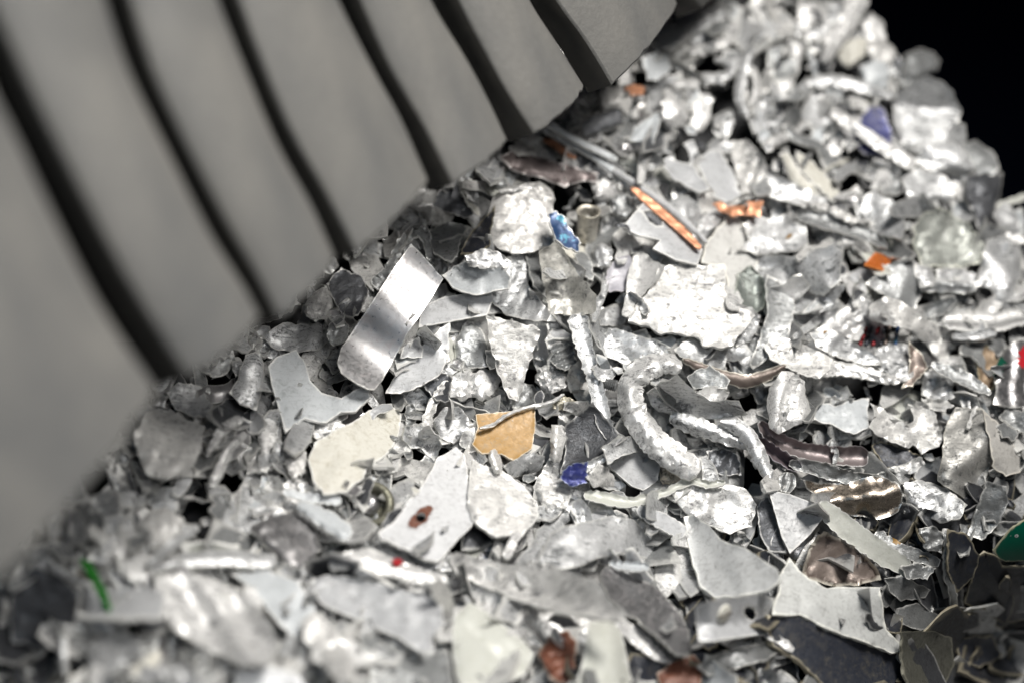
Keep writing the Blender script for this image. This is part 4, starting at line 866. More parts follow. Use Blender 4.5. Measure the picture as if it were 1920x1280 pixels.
h('p', 'slab', 'thick dark slab with a straight edge at the bottom right', 'the thick dark slab', BK, [(1438,1152),(1500,1148),(1560,1178),(1622,1205),(1694,1228),(1716,1300),(1560,1300),(1500,1240),(1450,1210)], cr=(.2,90), fine=.05, t=6, lift=1, q=.75, tilt=(0,-.12), ton=1.5)
h('p', 'torn_plate', 'broad pale plate resting on the thick dark slab', 'the slab topping plate', GP, [(1464,1078),(1480,1045),(1511,1080),(1552,1100),(1650,1100),(1662,1180),(1698,1217),(1672,1224),(1620,1202),(1560,1182),(1500,1152),(1448,1152)], cr=(.8,70), burr=1.0, ton=(1.15,1.15,1.1), lift=3, t=2.5, puff=2)
# ------------------------------------------------------------------ the dark hall floor the heap stands on
FLOOR_Z = -0.62
gv = [(-14, -6, FLOOR_Z), (14, -6, FLOOR_Z), (14, 30, FLOOR_Z), (-14, 30, FLOOR_Z)]
fl = add_mesh('ground', gv, [(0, 1, 2, 3)], 'dark_floor', smooth=False)
tag(fl, kind='structure')

# ------------------------------------------------------------------ rubber flaps hanging in front of the heap, in one curtain
A1, A2, A3 = unp(375, 705, 0.955), unp(1160, 150, 1.205), unp(20, 30, 0.915)
CN = np.cross(A2 - A1, A3 - A1); CN /= np.linalg.norm(CN)
if CN @ FWD < 0: CN = -CN          # pointing away from the lens
def on_curtain(x, y):
    x, y = np.asarray(x, float), np.asarray(y, float)
    D = (x - 960)[..., None] * PX * RIGHT + (640 - y)[..., None] * PX * UP + FWD
    t = ((A1 - CAM) @ CN) / (D @ CN)
    return CAM + D * t[..., None]
FLAPS = [
    # left edge (top to tip), right edge (top to tip)
    ([(-420, 30), (-330, 360), (-240, 640), (-120, 930), (0, 1098)], [(-28, 0), (0, 128), (60, 262), (130, 418), (210, 575), (312, 726)],
     'widest grey rubber flap, cut off by the left edge', 1.0),
    ([(8, 0), (28, 45), (90, 190), (170, 355), (250, 508), (330, 638), (376, 706)], [(222, 0), (262, 128), (328, 270), (410, 430), (478, 535), (508, 588)],
     'grey rubber flap next to the widest one, its tip above the Y shaped plate', 1.0),
    ([(264, 0), (304, 128), (364, 258), (446, 410), (512, 520), (547, 589)], [(428, 0), (480, 132), (540, 266), (606, 378), (652, 474)],
     'third grey rubber flap, its tip above the white knobbly nugget', 1.0),
    ([(468, 0), (514, 118), (574, 248), (640, 360), (694, 466)], [(656, 0), (724, 125), (776, 215), (828, 330)],
     'fourth grey rubber flap, its tip above the shiny strip', 1.0),
    ([(703, 0), (760, 122), (820, 228), (872, 338)], [(836, 0), (898, 100), (938, 176), (972, 254)],
     'fifth grey rubber flap, its tip above the dark flattened tube', 1.0),
    ([(890, 0), (932, 86), (972, 166), (1019, 246)], [(1020, 0), (1056, 60), (1084, 108), (1112, 156)],
     'sixth grey rubber flap, its tip touching the grey cable', 1.0),
    ([(1066, 0), (1108, 62), (1138, 112), (1162, 154)], [(1212, -150), (1246, -75), (1284, 2)],
     'seventh grey rubber flap, sharpest of the row, above the soft white lump', 1.0),
    ([(1288, -60), (1312, -14), (1332, 12)], [(1420, -200), (1450, -120)],
     'last rubber flap of the row, only its dark tip in the picture', .35),
]
FLAP_V, FLAP_F = [], []
def dens(pts, n, top):
    P = np.array(pts, float)
    d = P[1] - P[0]
    sl = d[0] / max(1e-3, d[1])
    x, y, ext = P[0, 0], P[0, 1], []
    st = (y - top) / 4
    for k in range(4):
        sl *= .82; x -= sl * st; y -= st
        ext.append((x, y))
    P = np.vstack([ext[::-1], P])
    K = catmull(P, 8)
    s = np.concatenate([[0], np.cumsum(np.linalg.norm(np.diff(K, axis=0), axis=1))])
    q = np.linspace(0, s[-1], n)
    return np.stack([np.interp(q, s, K[:, i]) for i in range(2)], 1)
for fi, (lp, rp, lab, ton) in enumerate(FLAPS):
    r = np.random.default_rng(100 + fi)
    n, m = 44, 14
    L, R = dens(lp, n, -430), dens(rp, n, -470)
    t = np.linspace(0, 1, m + 1)
    G = L[:, None] * (1 - t)[None, :, None] + R[:, None] * t[None, :, None]
    W = on_curtain(G[..., 0], G[..., 1])
    # slight hollow across and wavering of each flap, worn ends
    lift = 0.0016 * np.sin(np.linspace(0, 5, n) + fi)[:, None] + 0.0060 * np.abs(t[None, :] - .5) ** 2.4 * 5.3
    W = W + CN * lift[..., None]
    down = W[-1] - W[-2]
    W[-1] += down * (r.normal(0, .09, m + 1))[:, None]
    th = 0.025 if fi == 1 else 0.0175
    bev = 0.0011
    # front ring inset + rounded edge
    def ring(off, inset):
        X = W + CN * off
        if inset:
            X = X.copy()
            ax = (W[:, -1] - W[:, 0]); ax /= np.linalg.norm(ax, axis=1)[:, None]
            X[:, 0] += ax * inset; X[:, -1] -= ax * inset
            dn = down / np.linalg.norm(down, axis=1)[:, None]
            X[-1] -= dn * inset
        return X.reshape(-1, 3)
    layers = [ring(0, bev), ring(bev, 0), ring(th - bev, 0), ring(th, bev)]
    N = len(layers[0])
    V = np.vstack(layers)
    idx = np.arange(N).reshape(n, m + 1)
    F = []
    for i in range(n - 1):
        for j in range(m):
            a, b, c, d = idx[i, j], idx[i, j + 1], idx[i + 1, j + 1], idx[i + 1, j]
            F.append((a, d, c, b)); F.append((a + 3 * N, b + 3 * N, c + 3 * N, d + 3 * N))
    ringi = list(idx[:, 0]) + list(idx[-1, 1:]) + list(idx[::-1, -1][1:]) + list(idx[0, ::-1][1:-1])
    for k in range(3):
        for p_, q_ in zip(ringi, ringi[1:] + ringi[:1]):
            F.append((p_ + k * N, q_ + k * N, q_ + (k + 1) * N, p_ + (k + 1) * N))
    tint = np.ones((len(V), 3)) * ton
    ob = add_mesh('rubber_flap', V, F, ['dusty_rubber', 'shaded_rubber'], tint=tint, sharp=50)
    nr = len(ringi); nf = 2 * (n - 1) * m
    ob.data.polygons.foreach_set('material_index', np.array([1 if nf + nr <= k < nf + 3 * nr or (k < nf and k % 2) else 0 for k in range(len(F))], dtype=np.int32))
    tag(ob, lab, 'rubber flap', 'grey rubber flaps hanging in a row')
    b = len(FLAP_V) and sum(len(x) for x in FLAP_V)
    FLAP_V.append(V); FLAP_F += [tuple(int(k) + b for k in f) for f in F]

# ------------------------------------------------------------------ lower layers of the heap: many anonymous scraps
def crest_ok(c, rad):
    q = np.array([c])
    return inside(q[:, 0], q[:, 1], HEAP)[0] and edge_dist(q, CREST_LOOP)[0] > rad * .8
CREST_LOOP = np.vstack([CREST, CREST[::-1][1:-1] + (.1, .1)])
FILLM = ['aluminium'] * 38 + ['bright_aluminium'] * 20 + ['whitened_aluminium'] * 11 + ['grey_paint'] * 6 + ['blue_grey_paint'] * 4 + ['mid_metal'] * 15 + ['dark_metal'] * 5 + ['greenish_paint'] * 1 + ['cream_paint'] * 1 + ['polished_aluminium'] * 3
FILLD = ['mid_metal'] * 6 + ['dark_metal'] * 9 + ['aluminium'] * 1 + ['black_plate'] * 8  # darker scraps for the lower corners: their shade put into the colour
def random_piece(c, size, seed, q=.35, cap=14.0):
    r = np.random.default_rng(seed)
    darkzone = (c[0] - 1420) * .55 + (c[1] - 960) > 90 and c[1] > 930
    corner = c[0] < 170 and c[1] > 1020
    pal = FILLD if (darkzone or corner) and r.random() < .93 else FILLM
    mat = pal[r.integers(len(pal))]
    kind = r.random()
    size = size * (1 + .55 * np.clip((c[1] - 720) / 500, 0, 1) - .12 * np.clip((500 - c[1]) / 500, 0, 1))
    o = dict(s=max(5., size / 9), tilt=(r.normal(0, .15), r.normal(0.0, .16)), t=r.uniform(.9, 2.4), burr=r.uniform(.6, 1.6), ton=float(np.clip(r.normal(1, .12), .7, 1.25)))
    smooth = mat in ('grey_paint', 'blue_grey_paint', 'greenish_paint', 'cream_paint', 'polished_aluminium')
    o['cr'] = (r.uniform(.2, .6), 60) if smooth else (r.uniform(.5, 1.5), r.uniform(28, 60))
    if r.random() < .4: o['bend'] = [(r.uniform(0, 180), r.uniform(1, 5))]
    if kind < .30:
        n = r.integers(4, 7)
        a0 = r.uniform(0, 6.3)
        P = [np.array(c, float)]
        step = size * 1.7 / n
        for k in range(n - 1):
            a0 += r.normal(0, .35)
            P.append(P[-1] + step * np.array((math.cos(a0), math.sin(a0))))
        wd = size * r.uniform(.10, .20)
        pts = [(*p_, wd * r.uniform(.6, 1.2), r.normal(0, 1.2)) for p_ in P]
        o.update(cup=r.normal(0, 1.5), jag=1.0)
        if r.random() < .3: o['puff'] = wd * .2
        if r.random() < .25: o['twist'] = r.normal(0, 4)
        noun, shape = ('rod' if o.get('puff') else 'strip'), 'r'
    else:
        n = r.integers(5, 10)
        an = np.sort(r.uniform(0, 2 * math.pi, n)) + r.uniform(0, 6)
        an = np.linspace(0, 2 * math.pi, n, endpoint=False) + r.normal(0, .28, n)
        asp, rot = r.uniform(.45, 1.0), r.uniform(0, math.pi)
        rad = size * .5 * r.uniform(.65, 1.15, n)
        X = np.stack([np.cos(an) * rad, np.sin(an) * rad * asp], 1)
        X = X @ np.array([[math.cos(rot), math.sin(rot)], [-math.sin(rot), math.cos(rot)]])
        pts = X + np.array(c)
        shape = 'p'
        if kind > .93:
            o['cr'] = (r.uniform(1.6, 2.8), r.uniform(20, 40)); o['puff'] = size * r.uniform(.05, .10); o['tilt'] = (o['tilt'][0] * .5, o['tilt'][1] * .5); noun = 'lump'
        else:
            noun = 'flake'
            if r.random() < .5:
                a = r.uniform(0, math.pi); d = np.array((math.cos(a), math.sin(a))) * size
                o['fold'] = [(*(np.array(c) - d), *(np.array(c) + d), r.choice((-1, 1)) * r.uniform(.12, .4))]
            if r.random() < .2: o['wave'] = [(r.uniform(0, 180), r.uniform(.5, 1.2), r.uniform(12, 30), 0)]
            if r.random() < .4: o['curl'] = r.uniform(1, 4)
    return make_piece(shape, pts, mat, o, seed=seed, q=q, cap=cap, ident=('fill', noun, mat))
fill_rng = np.random.default_rng(5)
HP = []
def scatter(n, smin, smax, q, cap, box, low=None):
    k = 0
    tries = 0
    while k < n and tries < n * 8:
        tries += 1
        c = (fill_rng.uniform(box[0], box[1]), fill_rng.uniform(box[2], box[3]))
        size = smin * (smax / smin) ** fill_rng.random()
        if not crest_ok(c, size * .55): continue
        if low is not None:
            i_, j_ = cells(np.array([c]))
            if H[i_, j_][0] > low: continue
            if any(inside(np.array([c[0]]), np.array([c[1]]), P.loop)[0] for P in HP if abs(P.c2[0] - c[0]) < P.size and abs(P.c2[1] - c[1]) < P.size): continue
        random_piece(c, size, int(fill_rng.integers(1 << 30)), q, cap)
        k += 1
scatter(300, 80, 150, .6, 0.0, (-320, 2250, -320, 1620))
scatter(520, 60, 125, .55, 2.0, (-60, 1990, -100, 1350))
scatter(650, 36, 100, .5, 5.0, (-60, 1990, -100, 1350))
scatter(300, 26, 64, .5, 8.0, (-20, 1950, -60, 1310))
for rnd in range(3):                                    # hollows still showing the body of the heap get filled
    ii, jj = np.where(H[45:217, 52:300] < -21)
    for k in fill_rng.permutation(len(ii))[:170]:
        c = (HX0 + (jj[k] + 52.5) * CELL, HY0 + (ii[k] + 45.5) * CELL)
        size = fill_rng.uniform(45, 100)
        if crest_ok(c, size * .55): random_piece(c, size, int(fill_rng.integers(1 << 30)), .55, 0.0)

# ------------------------------------------------------------------ the pieces one can single out
HP = []
for k, (shape, name, cat, label, short, mat, pts, o) in enumerate(HEROES):
    o = dict(o)
    if shape == 'p':
        pts = np.asarray(pts, float)
        painted = mat in ('grey_paint', 'blue_grey_paint', 'cream_paint', 'greenish_paint')
        if (painted or mat in ('aluminium', 'bright_aluminium', 'whitened_aluminium', 'mid_metal')) and not o.get('flat') and o.get('jag', 1.6) > .6:     # torn metal is never flat
            rr = np.random.default_rng(4000 + k)
            c_, ext = pts.mean(0), np.ptp(pts, axis=0).max()
            fo = list(o.get('fold', ()))
            for _ in range(2):
                a_ = rr.uniform(0, math.pi); d_ = np.array((math.cos(a_), math.sin(a_))); n_ = np.array((-d_[1], d_[0]))
                q_ = c_ + n_ * ext * rr.uniform(-.22, .22)
                fo.append((*(q_ - d_), *(q_ + d_), rr.choice((-1, 1)) * (rr.uniform(.03, .10) if painted else rr.uniform(.07, .22))))
            o['fold'] = fo
            o.setdefault('curl', rr.uniform(.5, 1.5) if painted else rr.uniform(1, 3.5))
    P = make_piece(shape, pts, mat, o, seed=900 + k, q=o.get('q', .85), cap=o.get('cap', 30.0), ident=('hero', name, cat, label, short))
    HP.append(P)
def hero(label_start):
    return next(P for P in HP if P.info[3].startswith(label_start))

# crumbs in the gaps
print('H range', np.quantile(H[60:210, 60:290], (.05, .25, .5, .75, .95)))
scatter(260, 14, 34, .6, 20.0, (0, 1940, -20, 1300), low=np.quantile(H[60:210, 60:290], .35))
for P in HP:
    if P.info[4] in ('the largest plate', 'the big hook', 'the tan flake', 'the shiny strip', 'the jagged white plate', 'the flat grey triangle'): print(P.info[4], 'depth', ((P.V - CAM) @ FWD).mean())

for rnd in range(2):                                    # and the last deep hollows
    ii, jj = np.where(H[45:217, 52:300] < -17)
    n_ = 0
    for k in fill_rng.permutation(len(ii)):
        c = (HX0 + (jj[k] + 52.5) * CELL, HY0 + (ii[k] + 45.5) * CELL)
        if n_ >= 130: break
        if any(abs(P.c2[0] - c[0]) < P.size and abs(P.c2[1] - c[1]) < P.size and inside(np.array([c[0]]), np.array([c[1]]), P.loop)[0] for P in HP): continue
        size = fill_rng.uniform(32, 75)
        if crest_ok(c, size * .55): random_piece(c, size, int(fill_rng.integers(1 << 30)), .4, -4.0); n_ += 1

# ------------------------------------------------------------------ odd finds
def sub(P, key):
    P.info = key
    return P
CABLE = []
CABLE.append(sub(make_piece('r', [(1018, 240, 7), (1060, 262, 8), (1112, 290, 8), (1155, 325, 7), (1178, 352, 5)], 'blue_grey_paint', dict(cr=(.2, 60), fine=.02, burr=.1, jag=.2, puff=2.2, lift=3), seed=1), ('part', 'sheath')))
CABLE.append(sub(make_piece('r', [(1028, 232, 5), (1080, 262, 6), (1130, 286, 6), (1158, 300, 5)], 'blue_grey_paint', dict(cr=(.2, 60), fine=.02, burr=.1, jag=.2, puff=2.2, lift=3), seed=2), ('part', 'sheath')))
CABLE.append(sub(make_piece('r', [(1150, 318, 5), (1200, 350, 6), (1250, 385, 6), (1290, 420, 6), (1326, 455, 4)], 'grey_paint', dict(cr=(.2, 60), fine=.02, burr=.1, jag=.2, puff=2.0, lift=2), seed=3), ('part', 'sheath')))
CABLE.append(sub(make_piece('r', [(1184, 352, 4), (1202, 366, 7), (1240, 398, 8), (1282, 434, 7), (1314, 466, 5)], 'copper', dict(cr=(.5, 30), fine=.06, burr=.3, jag=.5, lift=3, t=1.2), seed=4), ('part', 'copper_core')))
CABLE.append(sub(make_piece('r', [(1018, 262, 4), (1042, 272, 7), (1062, 288, 5), (1080, 297, 3)], 'copper', dict(cr=(.4, 30), fine=.06, burr=.3, jag=.5, lift=4, t=1.0, ton=.5), seed=5), ('part', 'copper_core')))
BOARD = make_piece('p', [(1862, 1032), (1896, 990), (1925, 972), (1960, 985), (1960, 1050), (1886, 1052), (1873, 1046)], 'green_board', dict(cr=0 or (.02, 90), fine=0, burr=0, jag=.2, t=1.6, lift=3), seed=6, ident=('hero', 'circuit_board', 'circuit board', 'corner of a green circuit board at the right edge', 'the green circuit board'))
SCREWED = make_piece('p', [(1304, 1136), (1330, 1125), (1420, 1112), (1453, 1120), (1451, 1165), (1441, 1186), (1340, 1201), (1310, 1201)], 'grey_paint', dict(holes=[[(1394, 1140), (1404, 1134), (1414, 1140), (1418, 1152), (1412, 1162), (1402, 1158), (1396, 1150)]], fold=[(1300, 1172, 1455, 1160, .35), (1330, 1120, 1335, 1205, -.3)], cr=(.15, 80), fine=.04, jag=.5, burr=.3, t=2.4, lift=3, ton=1.15), seed=7, q=.8, ident=('hero', 'screwed_bracket', 'bracket', 'grey bracket with a slotted screw head and one round hole', 'the screwed bracket'))

# ------------------------------------------------------------------ which piece shows where: look from the lens at everything built
allV, allF, owner = [], [], []
nv = 0
for k, P in enumerate(PIECES):
    allV.append(P.V); allF.append(P.F + nv); owner.append(np.full(len(P.F), k)); nv += len(P.V)
FV = np.vstack(FLAP_V)
flap_tris = [(f[0], f[i], f[i + 1]) for f in FLAP_F for i in range(1, len(f) - 1)]
allV.append(FV); allF.append(np.array(flap_tris) + nv); owner.append(np.full(len(flap_tris), -1))
AV, AF, OW = np.vstack(allV), np.vstack(allF), np.concatenate(owner)
bvh = BVHTree.FromPolygons(AV.tolist(), AF.tolist())
STEP = 6
seen = [[] for _ in PIECES]
for yy in range(3, 1280, STEP):
    for xx in range(3, 1920, STEP):
        d = (xx - 960) * PX * RIGHT + (640 - yy) * PX * UP + FWD
        hit = bvh.ray_cast(Vector(CAM), Vector(d))
        if hit[2] is not None and OW[hit[2]] >= 0: seen[OW[hit[2]]].append((xx, yy))
for P, s_ in zip(PIECES, seen):
    P.n = len(s_)
    P.vc = np.mean(s_, 0) if s_ else P.c2

# ------------------------------------------------------------------ link them: singled-out pieces, then the largest of the rest, then one mass
GROUP = 'shredded pieces of scrap metal in the heap'
used = set()
LAND = []
def patch(P, poly, mat, name, parent, off=.25, tint=1.0):
    """a painted patch on a piece: the piece's own top skin inside an outline, a hair proud of it"""
    poly = np.asarray(poly, float)
    n2 = len(P.V) // 2
    rel = P.V[:n2] - CAM
    z = rel @ FWD
    px = (rel @ RIGHT) / z / PX + 960
    py = 640 - (rel @ UP) / z / PX
    ok = inside(px, py, poly)
    F = [f for f in P.F if max(f) < n2 and ok[list(f)].sum() >= 2]
    if not F: return None
    ids = np.unique(np.array(F)); mp = {int(a): i for i, a in enumerate(ids)}
    V = P.V[ids] + NRM * off * 1e-3
    return add_mesh(name, V, [tuple(mp[int(a)] for a in f) for f in F], mat, tint=tint, parent=parent)

SLIM = 5
for P in PIECES:
    P.ob = None
    if P.info and P.info[0] == 'hero' and P.n >= SLIM:
        _, name, cat, label, short = P.info
        P.ob = add_mesh(name, P.V, P.F, P.mat, P.tint, P.rim, sharp=38)
        tag(P.ob, label, cat, GROUP)
        used.add(label)
        if short and P.n >= 12: LAND.append((short, P.vc))
for short, x, y in (('the washer knob', 935, 352), ('the stained tube', 1092, 410), ('the round bolt end', 690, 940), ('the grey cable', 1100, 285)):
    LAND.append((short, np.array((x, y), float)))
cable = empty('flat_cable', surf_pt(1180, 350))
tag(cable, 'grey cable with bare copper ribbon running over the slotted bracket', 'cable')
for P in CABLE:
    P.ob = add_mesh(P.info[1], P.V, P.F, P.mat, P.tint, P.rim, parent=cable)

LX = np.array([v for _, v in LAND])
TONE = {'aluminium': 'grey silver', 'bright_aluminium': 'bright silver', 'whitened_aluminium': 'whitish', 'grey_paint': 'smooth grey', 'blue_grey_paint': 'blue grey', 'mid_metal': 'dull grey', 'dark_metal': 'dark', 'greenish_paint': 'pale greenish', 'cream_paint': 'cream', 'polished_aluminium': 'shiny', 'black_plate': 'blackish'}
def direction(d):
    a = math.degrees(math.atan2(-d[1], d[0])) % 360
    return ['just right of', 'at the upper right of', 'just above', 'at the upper left of', 'just left of', 'at the lower left of', 'just below', 'at the lower right of'][int((a + 22.5) // 45) % 8]
fills = sorted([P for P in PIECES if P.info and P.info[0] == 'fill' and P.n >= 6], key=lambda P: -P.n)
n_hero = sum(1 for P in PIECES if P.ob is not None)
room = max(0, 288 - n_hero)
for P in fills[:room]:
    _, noun, mat = P.info
    size = 'tiny' if P.n < 12 else 'small' if P.n < 30 else ''
    dd = np.linalg.norm(LX - P.vc, axis=1)
    near = np.argsort(dd)[:7]
    label = None
    for k in near:
        for sz in ((size, '') if size else ('',)):
            cand = ' '.join(f'{sz} {TONE[mat]} {noun} {direction(P.vc - LX[k])} {LAND[k][0]}'.split())
            if cand not in used: label = cand; break
        if label: break
    if label is None:
        label = ' '.join(f'{TONE[mat]} {noun} between {LAND[near[0]][0]} and {LAND[near[1]][0]}'.split())
        if label in used: continue
    used.add(label)
    P.ob = add_mesh({'flake': 'metal_flake', 'lump': 'metal_nugget', 'strip': 'metal_strip', 'rod': 'metal_rod'}[noun], P.V, P.F, mat, P.tint, P.rim, sharp=38)
    tag(P.ob, label, {'flake': 'metal flake', 'lump': 'metal nugget', 'strip': 'metal strip', 'rod': 'metal rod'}[noun], GROUP)

rest = [P for P in PIECES if P.ob is None]
names = sorted({P.mat for P in rest})
V = np.vstack([P.V for P in rest])
F, mi, nv = [], [], 0
for P in rest:
    F += (P.F + nv).tolist(); mi += [names.index(P.mat)] * len(P.F); nv += len(P.V)
tint = np.concatenate([np.full(len(P.V), P.tint) for P in rest])
rim = np.concatenate([P.rim for P in rest])
# the buried body of the heap, down to the floor
gx, gy = np.meshgrid(np.arange(-620, 2480, 40.), np.arange(-620, 1860, 40.))
ins = inside(gx.ravel(), gy.ravel(), np.vstack([CREST + (-26, 22), [(2480, 1860), (-620, 1860), (-620, -620)]])).reshape(gx.shape)
body = unp(gx, gy, D0(gx, gy) + .075)
bV, bF, bid = [], [], {}
def bv(i, j, low):
    k = (i, j, low)
    if k not in bid:
        p = body[i, j].copy()
        if low:
            p = p + FWD * .25; p[2] = FLOOR_Z - .01
        bid[k] = len(bV); bV.append(p)
    return bid[k]
cell_in = ins[:-1, :-1] & ins[1:, :-1] & ins[:-1, 1:] & ins[1:, 1:]
for i in range(cell_in.shape[0]):
    for j in range(cell_in.shape[1]):
        if not cell_in[i, j]: continue
        bF.append((bv(i, j, 0), bv(i + 1, j, 0), bv(i + 1, j + 1, 0), bv(i, j + 1, 0)))
        for di, dj, a, b in ((-1, 0, (i, j), (i, j + 1)), (1, 0, (i + 1, j + 1), (i + 1, j)), (0, -1, (i + 1, j), (i, j)), (0, 1, (i, j + 1), (i + 1, j + 1))):
            ii, jj = i + di, j + dj
            if ii < 0 or jj < 0 or ii >= cell_in.shape[0] or jj >= cell_in.shape[1] or not cell_in[ii, jj]:
                bF.append((bv(*a, 0), bv(*b, 0), bv(*b, 1), bv(*a, 1)))
names.append('black_plate')  # near-black body: deep shade of the gaps put into its colour
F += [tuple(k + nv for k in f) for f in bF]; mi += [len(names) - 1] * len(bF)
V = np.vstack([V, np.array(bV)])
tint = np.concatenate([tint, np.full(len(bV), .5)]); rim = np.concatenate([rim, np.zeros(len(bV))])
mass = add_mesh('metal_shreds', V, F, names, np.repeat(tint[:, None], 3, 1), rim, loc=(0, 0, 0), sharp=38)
mass.data.polygons.foreach_set('material_index', np.array(mi, dtype=np.int32))
mass.data.update()
tag(mass, kind='stuff')

# ------------------------------------------------------------------ turned parts and painted patches
VIEW = -FWD
def mix3(*wv):
    v = sum(a * b for a, b in wv)
    return v / np.linalg.norm(v)
MM = .001
# small knob with washer
c = surf_pt(935, 350, 1)
ax = mix3((1, NRM), (.5, UP), (.1, RIGHT))
t = empty('washer_knob', c); tag(t, 'small round metal knob on a washer behind the rounded whitish chunk', 'knob')
V, F = lathe(c - ax * 3 * MM, ax, [(7.2 * MM, 0), (7.4 * MM, .6 * MM), (7.2 * MM, 1.6 * MM), (6 * MM, 2.2 * MM), (2.9 * MM, 2.3 * MM)], 32)
add_mesh('washer', V, F, 'greenish_paint', .75, parent=t)
V, F = lathe(c - ax * .8 * MM, ax, [(2.9 * MM, 0), (2.9 * MM, 3.6 * MM), (2.5 * MM, 4.3 * MM), (1.0 * MM, 4.6 * MM), (.01 * MM, 4.6 * MM)], 24)
add_mesh('knob', V, F, 'mid_metal', 1.4, parent=t)
# short tube open end up
c = surf_pt(1100, 448, -2)
ax = mix3((1, UP), (.75, VIEW), (.05, RIGHT))
t = np.linspace(0, 1, 9)
prof = [((5.2 + .9 * a) * MM, 17 * a * MM) for a in t] + [(6.4 * MM, 17.4 * MM), (5.9 * MM, 17.6 * MM), (5.3 * MM, 17 * MM)] + [((4.4 + .8 * a) * MM, 17 * a * MM) for a in t[::-1]]
V, F = lathe(c, ax, prof, 36)
r = np.random.default_rng(3)
V = V + NRM * (np.sin(V[:, [0]] * 900 + V[:, [2]] * 500) * .35 * MM)
tag(add_mesh('tube_stub', V, F, 'aluminium', (.80, .75, .66), np.repeat([(1.0 if 8 <= k <= 11 else 0) for k in range(len(prof))], 36)), 'short stained tube standing open end up behind the blue painted flake', 'tube')
# round bolt end, near and blurred
c = surf_pt(690, 940, -2)
ax = mix3((1, VIEW), (.35, UP), (-.1, RIGHT))
t = empty('bolt_end', c); tag(t, 'round olive grey bolt end with a bright knob below the broad cream plate', 'bolt')
V, F = lathe(c - ax * 8 * MM, ax, [(11.5 * MM, 0), (12 * MM, 2 * MM), (11.2 * MM, 4 * MM), (8.2 * MM, 4.6 * MM), (7.6 * MM, 1 * MM), (5 * MM, .8 * MM)], 32)
add_mesh('collar', V, F, 'aluminium', (.30, .29, .22), parent=t)
V, F = lathe(c - ax * 8 * MM, ax, [(5 * MM, 0), (5 * MM, 4.5 * MM), (3.8 * MM, 6.6 * MM), (1.5 * MM, 7.4 * MM), (.01 * MM, 7.5 * MM)], 24)
add_mesh('knob', V, F, 'polished_aluminium', .8, parent=t)
# threaded screw in a dark gap
c = surf_pt(1140, 719, 1)
ax = mix3((1, RIGHT), (-.25, UP), (.25, VIEW))
prof = [(.01 * MM, 0)]
for k in range(9): prof += [(2.3 * MM, (k * 1.0) * MM), (3.1 * MM, (k * 1.0 + .5) * MM)]
prof += [(2.3 * MM, 9 * MM), (.01 * MM, 9 * MM)]
V, F = lathe(c - ax * 4.5 * MM, ax, prof, 20)
tag(add_mesh('threaded_screw', V, F, 'mid_metal', .8, smooth=False), 'end of a dark threaded screw beside the spoon handle strip', 'screw')
# thin coloured wires under the thick crumpled plate
t = empty('wire_bundle', surf_pt(1655, 630)); tag(t, 'bundle of thin red, blue and black wires under the thick crumpled plate', 'wires')
for k, (m_, tn, x0, x1) in enumerate((('red_paint', .35, 1624, 1613), ('black_plate', 1.5, 1634, 1624), ('red_paint', .5, 1648, 1637), ('black_plate', 1.2, 1659, 1651), ('brown_sheet', 1.2, 1668, 1660), ('blue_paint', 1.3, 1684, 1679))):
    pa = [surf_pt(x0 + (x1 - x0) * a, 614 + 32 * a, .2) for a in np.linspace(0, 1, 7)]
    V, F = tube(pa, .95 * MM)
    add_mesh('wire', V, F, m_, tn, parent=t)
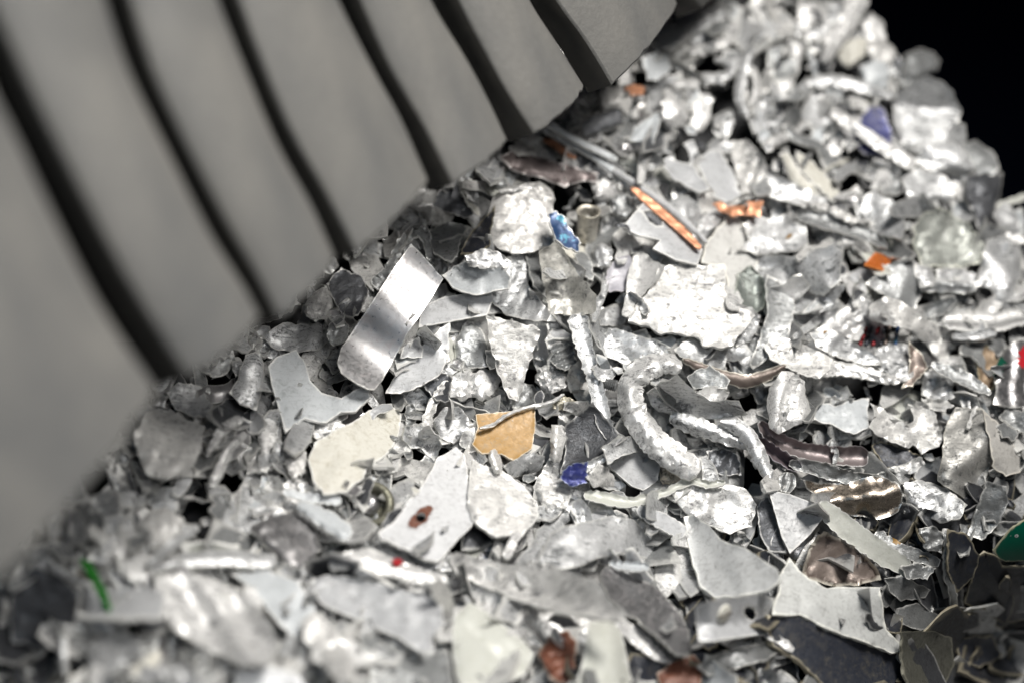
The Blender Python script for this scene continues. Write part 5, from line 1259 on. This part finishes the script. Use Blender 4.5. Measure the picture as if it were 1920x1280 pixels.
# slotted screw head in the bracket
if SCREWED.ob:
    p0 = unp(1356, 1150, D0(1356, 1150))
    hit = bvh.ray_cast(Vector(CAM), Vector(p0 - CAM))
    c = np.array(hit[0])
    ax = np.array(hit[1]); ax = ax if ax @ VIEW > 0 else -ax
    V, F = lathe(c - ax * .4 * MM, ax, [(5.0 * MM, 0), (5.0 * MM, .9 * MM), (4.2 * MM, 1.7 * MM), (2 * MM, 2.0 * MM), (.01 * MM, 2.05 * MM)], 28)
    hd = add_mesh('screw_head', V, F, 'cream_paint', 1.05, parent=SCREWED.ob)
    sl = mix3((1, RIGHT), (-.12, UP)); sl = sl - ax * (sl @ ax); sl /= np.linalg.norm(sl)
    sw = np.cross(ax, sl)
    cc = c + ax * 1.45 * MM
    bx = [cc + sl * a * 4.4 * MM + sw * b * .42 * MM + ax * d * .35 * MM for d in (-1, 1) for b in (-1, 1) for a in (-1, 1)]
    add_mesh('screw_slot', bx, [(0, 2, 3, 1), (4, 5, 7, 6), (0, 1, 5, 4), (2, 6, 7, 3), (0, 4, 6, 2), (1, 3, 7, 5)], 'brown_sheet', smooth=False, parent=SCREWED.ob)
# patches
def disc(x, y, a, b=None, n=14):
    b = b or a
    return [(x + a * math.cos(k * 2 * math.pi / n), y + b * math.sin(k * 2 * math.pi / n)) for k in range(n)]
P = hero('crushed drink can')
if P.ob:
    patch(P, [(1858, 705), (1862, 682), (1880, 667), (1890, 672), (1880, 688), (1870, 706)], 'green_board', 'green_print', P.ob, tint=.8)
    patch(P, [(1905, 672), (1912, 655), (1935, 648), (1935, 690), (1912, 688)], 'red_paint', 'red_print', P.ob)
P = hero('bright flat plate with a rusty')
if P.ob:
    patch(P, [(764, 985), (768, 970), (778, 962), (790, 950), (806, 946), (815, 952), (804, 964), (801, 976), (790, 982), (779, 993)], 'rust_paint', 'rust_ring', P.ob, tint=.75)
P = hero('rough plate with yellow flecks')
if P.ob:
    patch(P, disc(1549, 617, 8), 'tan_paint', 'yellow_fleck', P.ob); patch(P, disc(1560, 627, 6), 'tan_paint', 'yellow_fleck', P.ob)
P = hero('curved grey strip with an orange')
if P.ob: patch(P, disc(1682, 1014, 10, 7), 'tan_paint', 'orange_spot', P.ob, tint=.9)
P = hero('crumpled grey plate with a small rust')
if P.ob: patch(P, disc(1482, 444, 7, 5), 'tan_paint', 'rust_fleck', P.ob, tint=.8)
if BOARD.ob:
    p0 = unp(1906, 1004, D0(1906, 1004))
    hit = bvh.ray_cast(Vector(CAM), Vector(p0 - CAM))
    if hit[0] is not None:
        c = np.array(hit[0]); ax = np.array(hit[1]); ax = ax if ax @ VIEW > 0 else -ax
        V, F = lathe(c, ax, [(.35 * MM, .02 * MM), (.75 * MM, .12 * MM), (1.0 * MM, .02 * MM)], 16)
        add_mesh('solder_ring', V, F[:-2], 'bright_aluminium', parent=BOARD.ob)
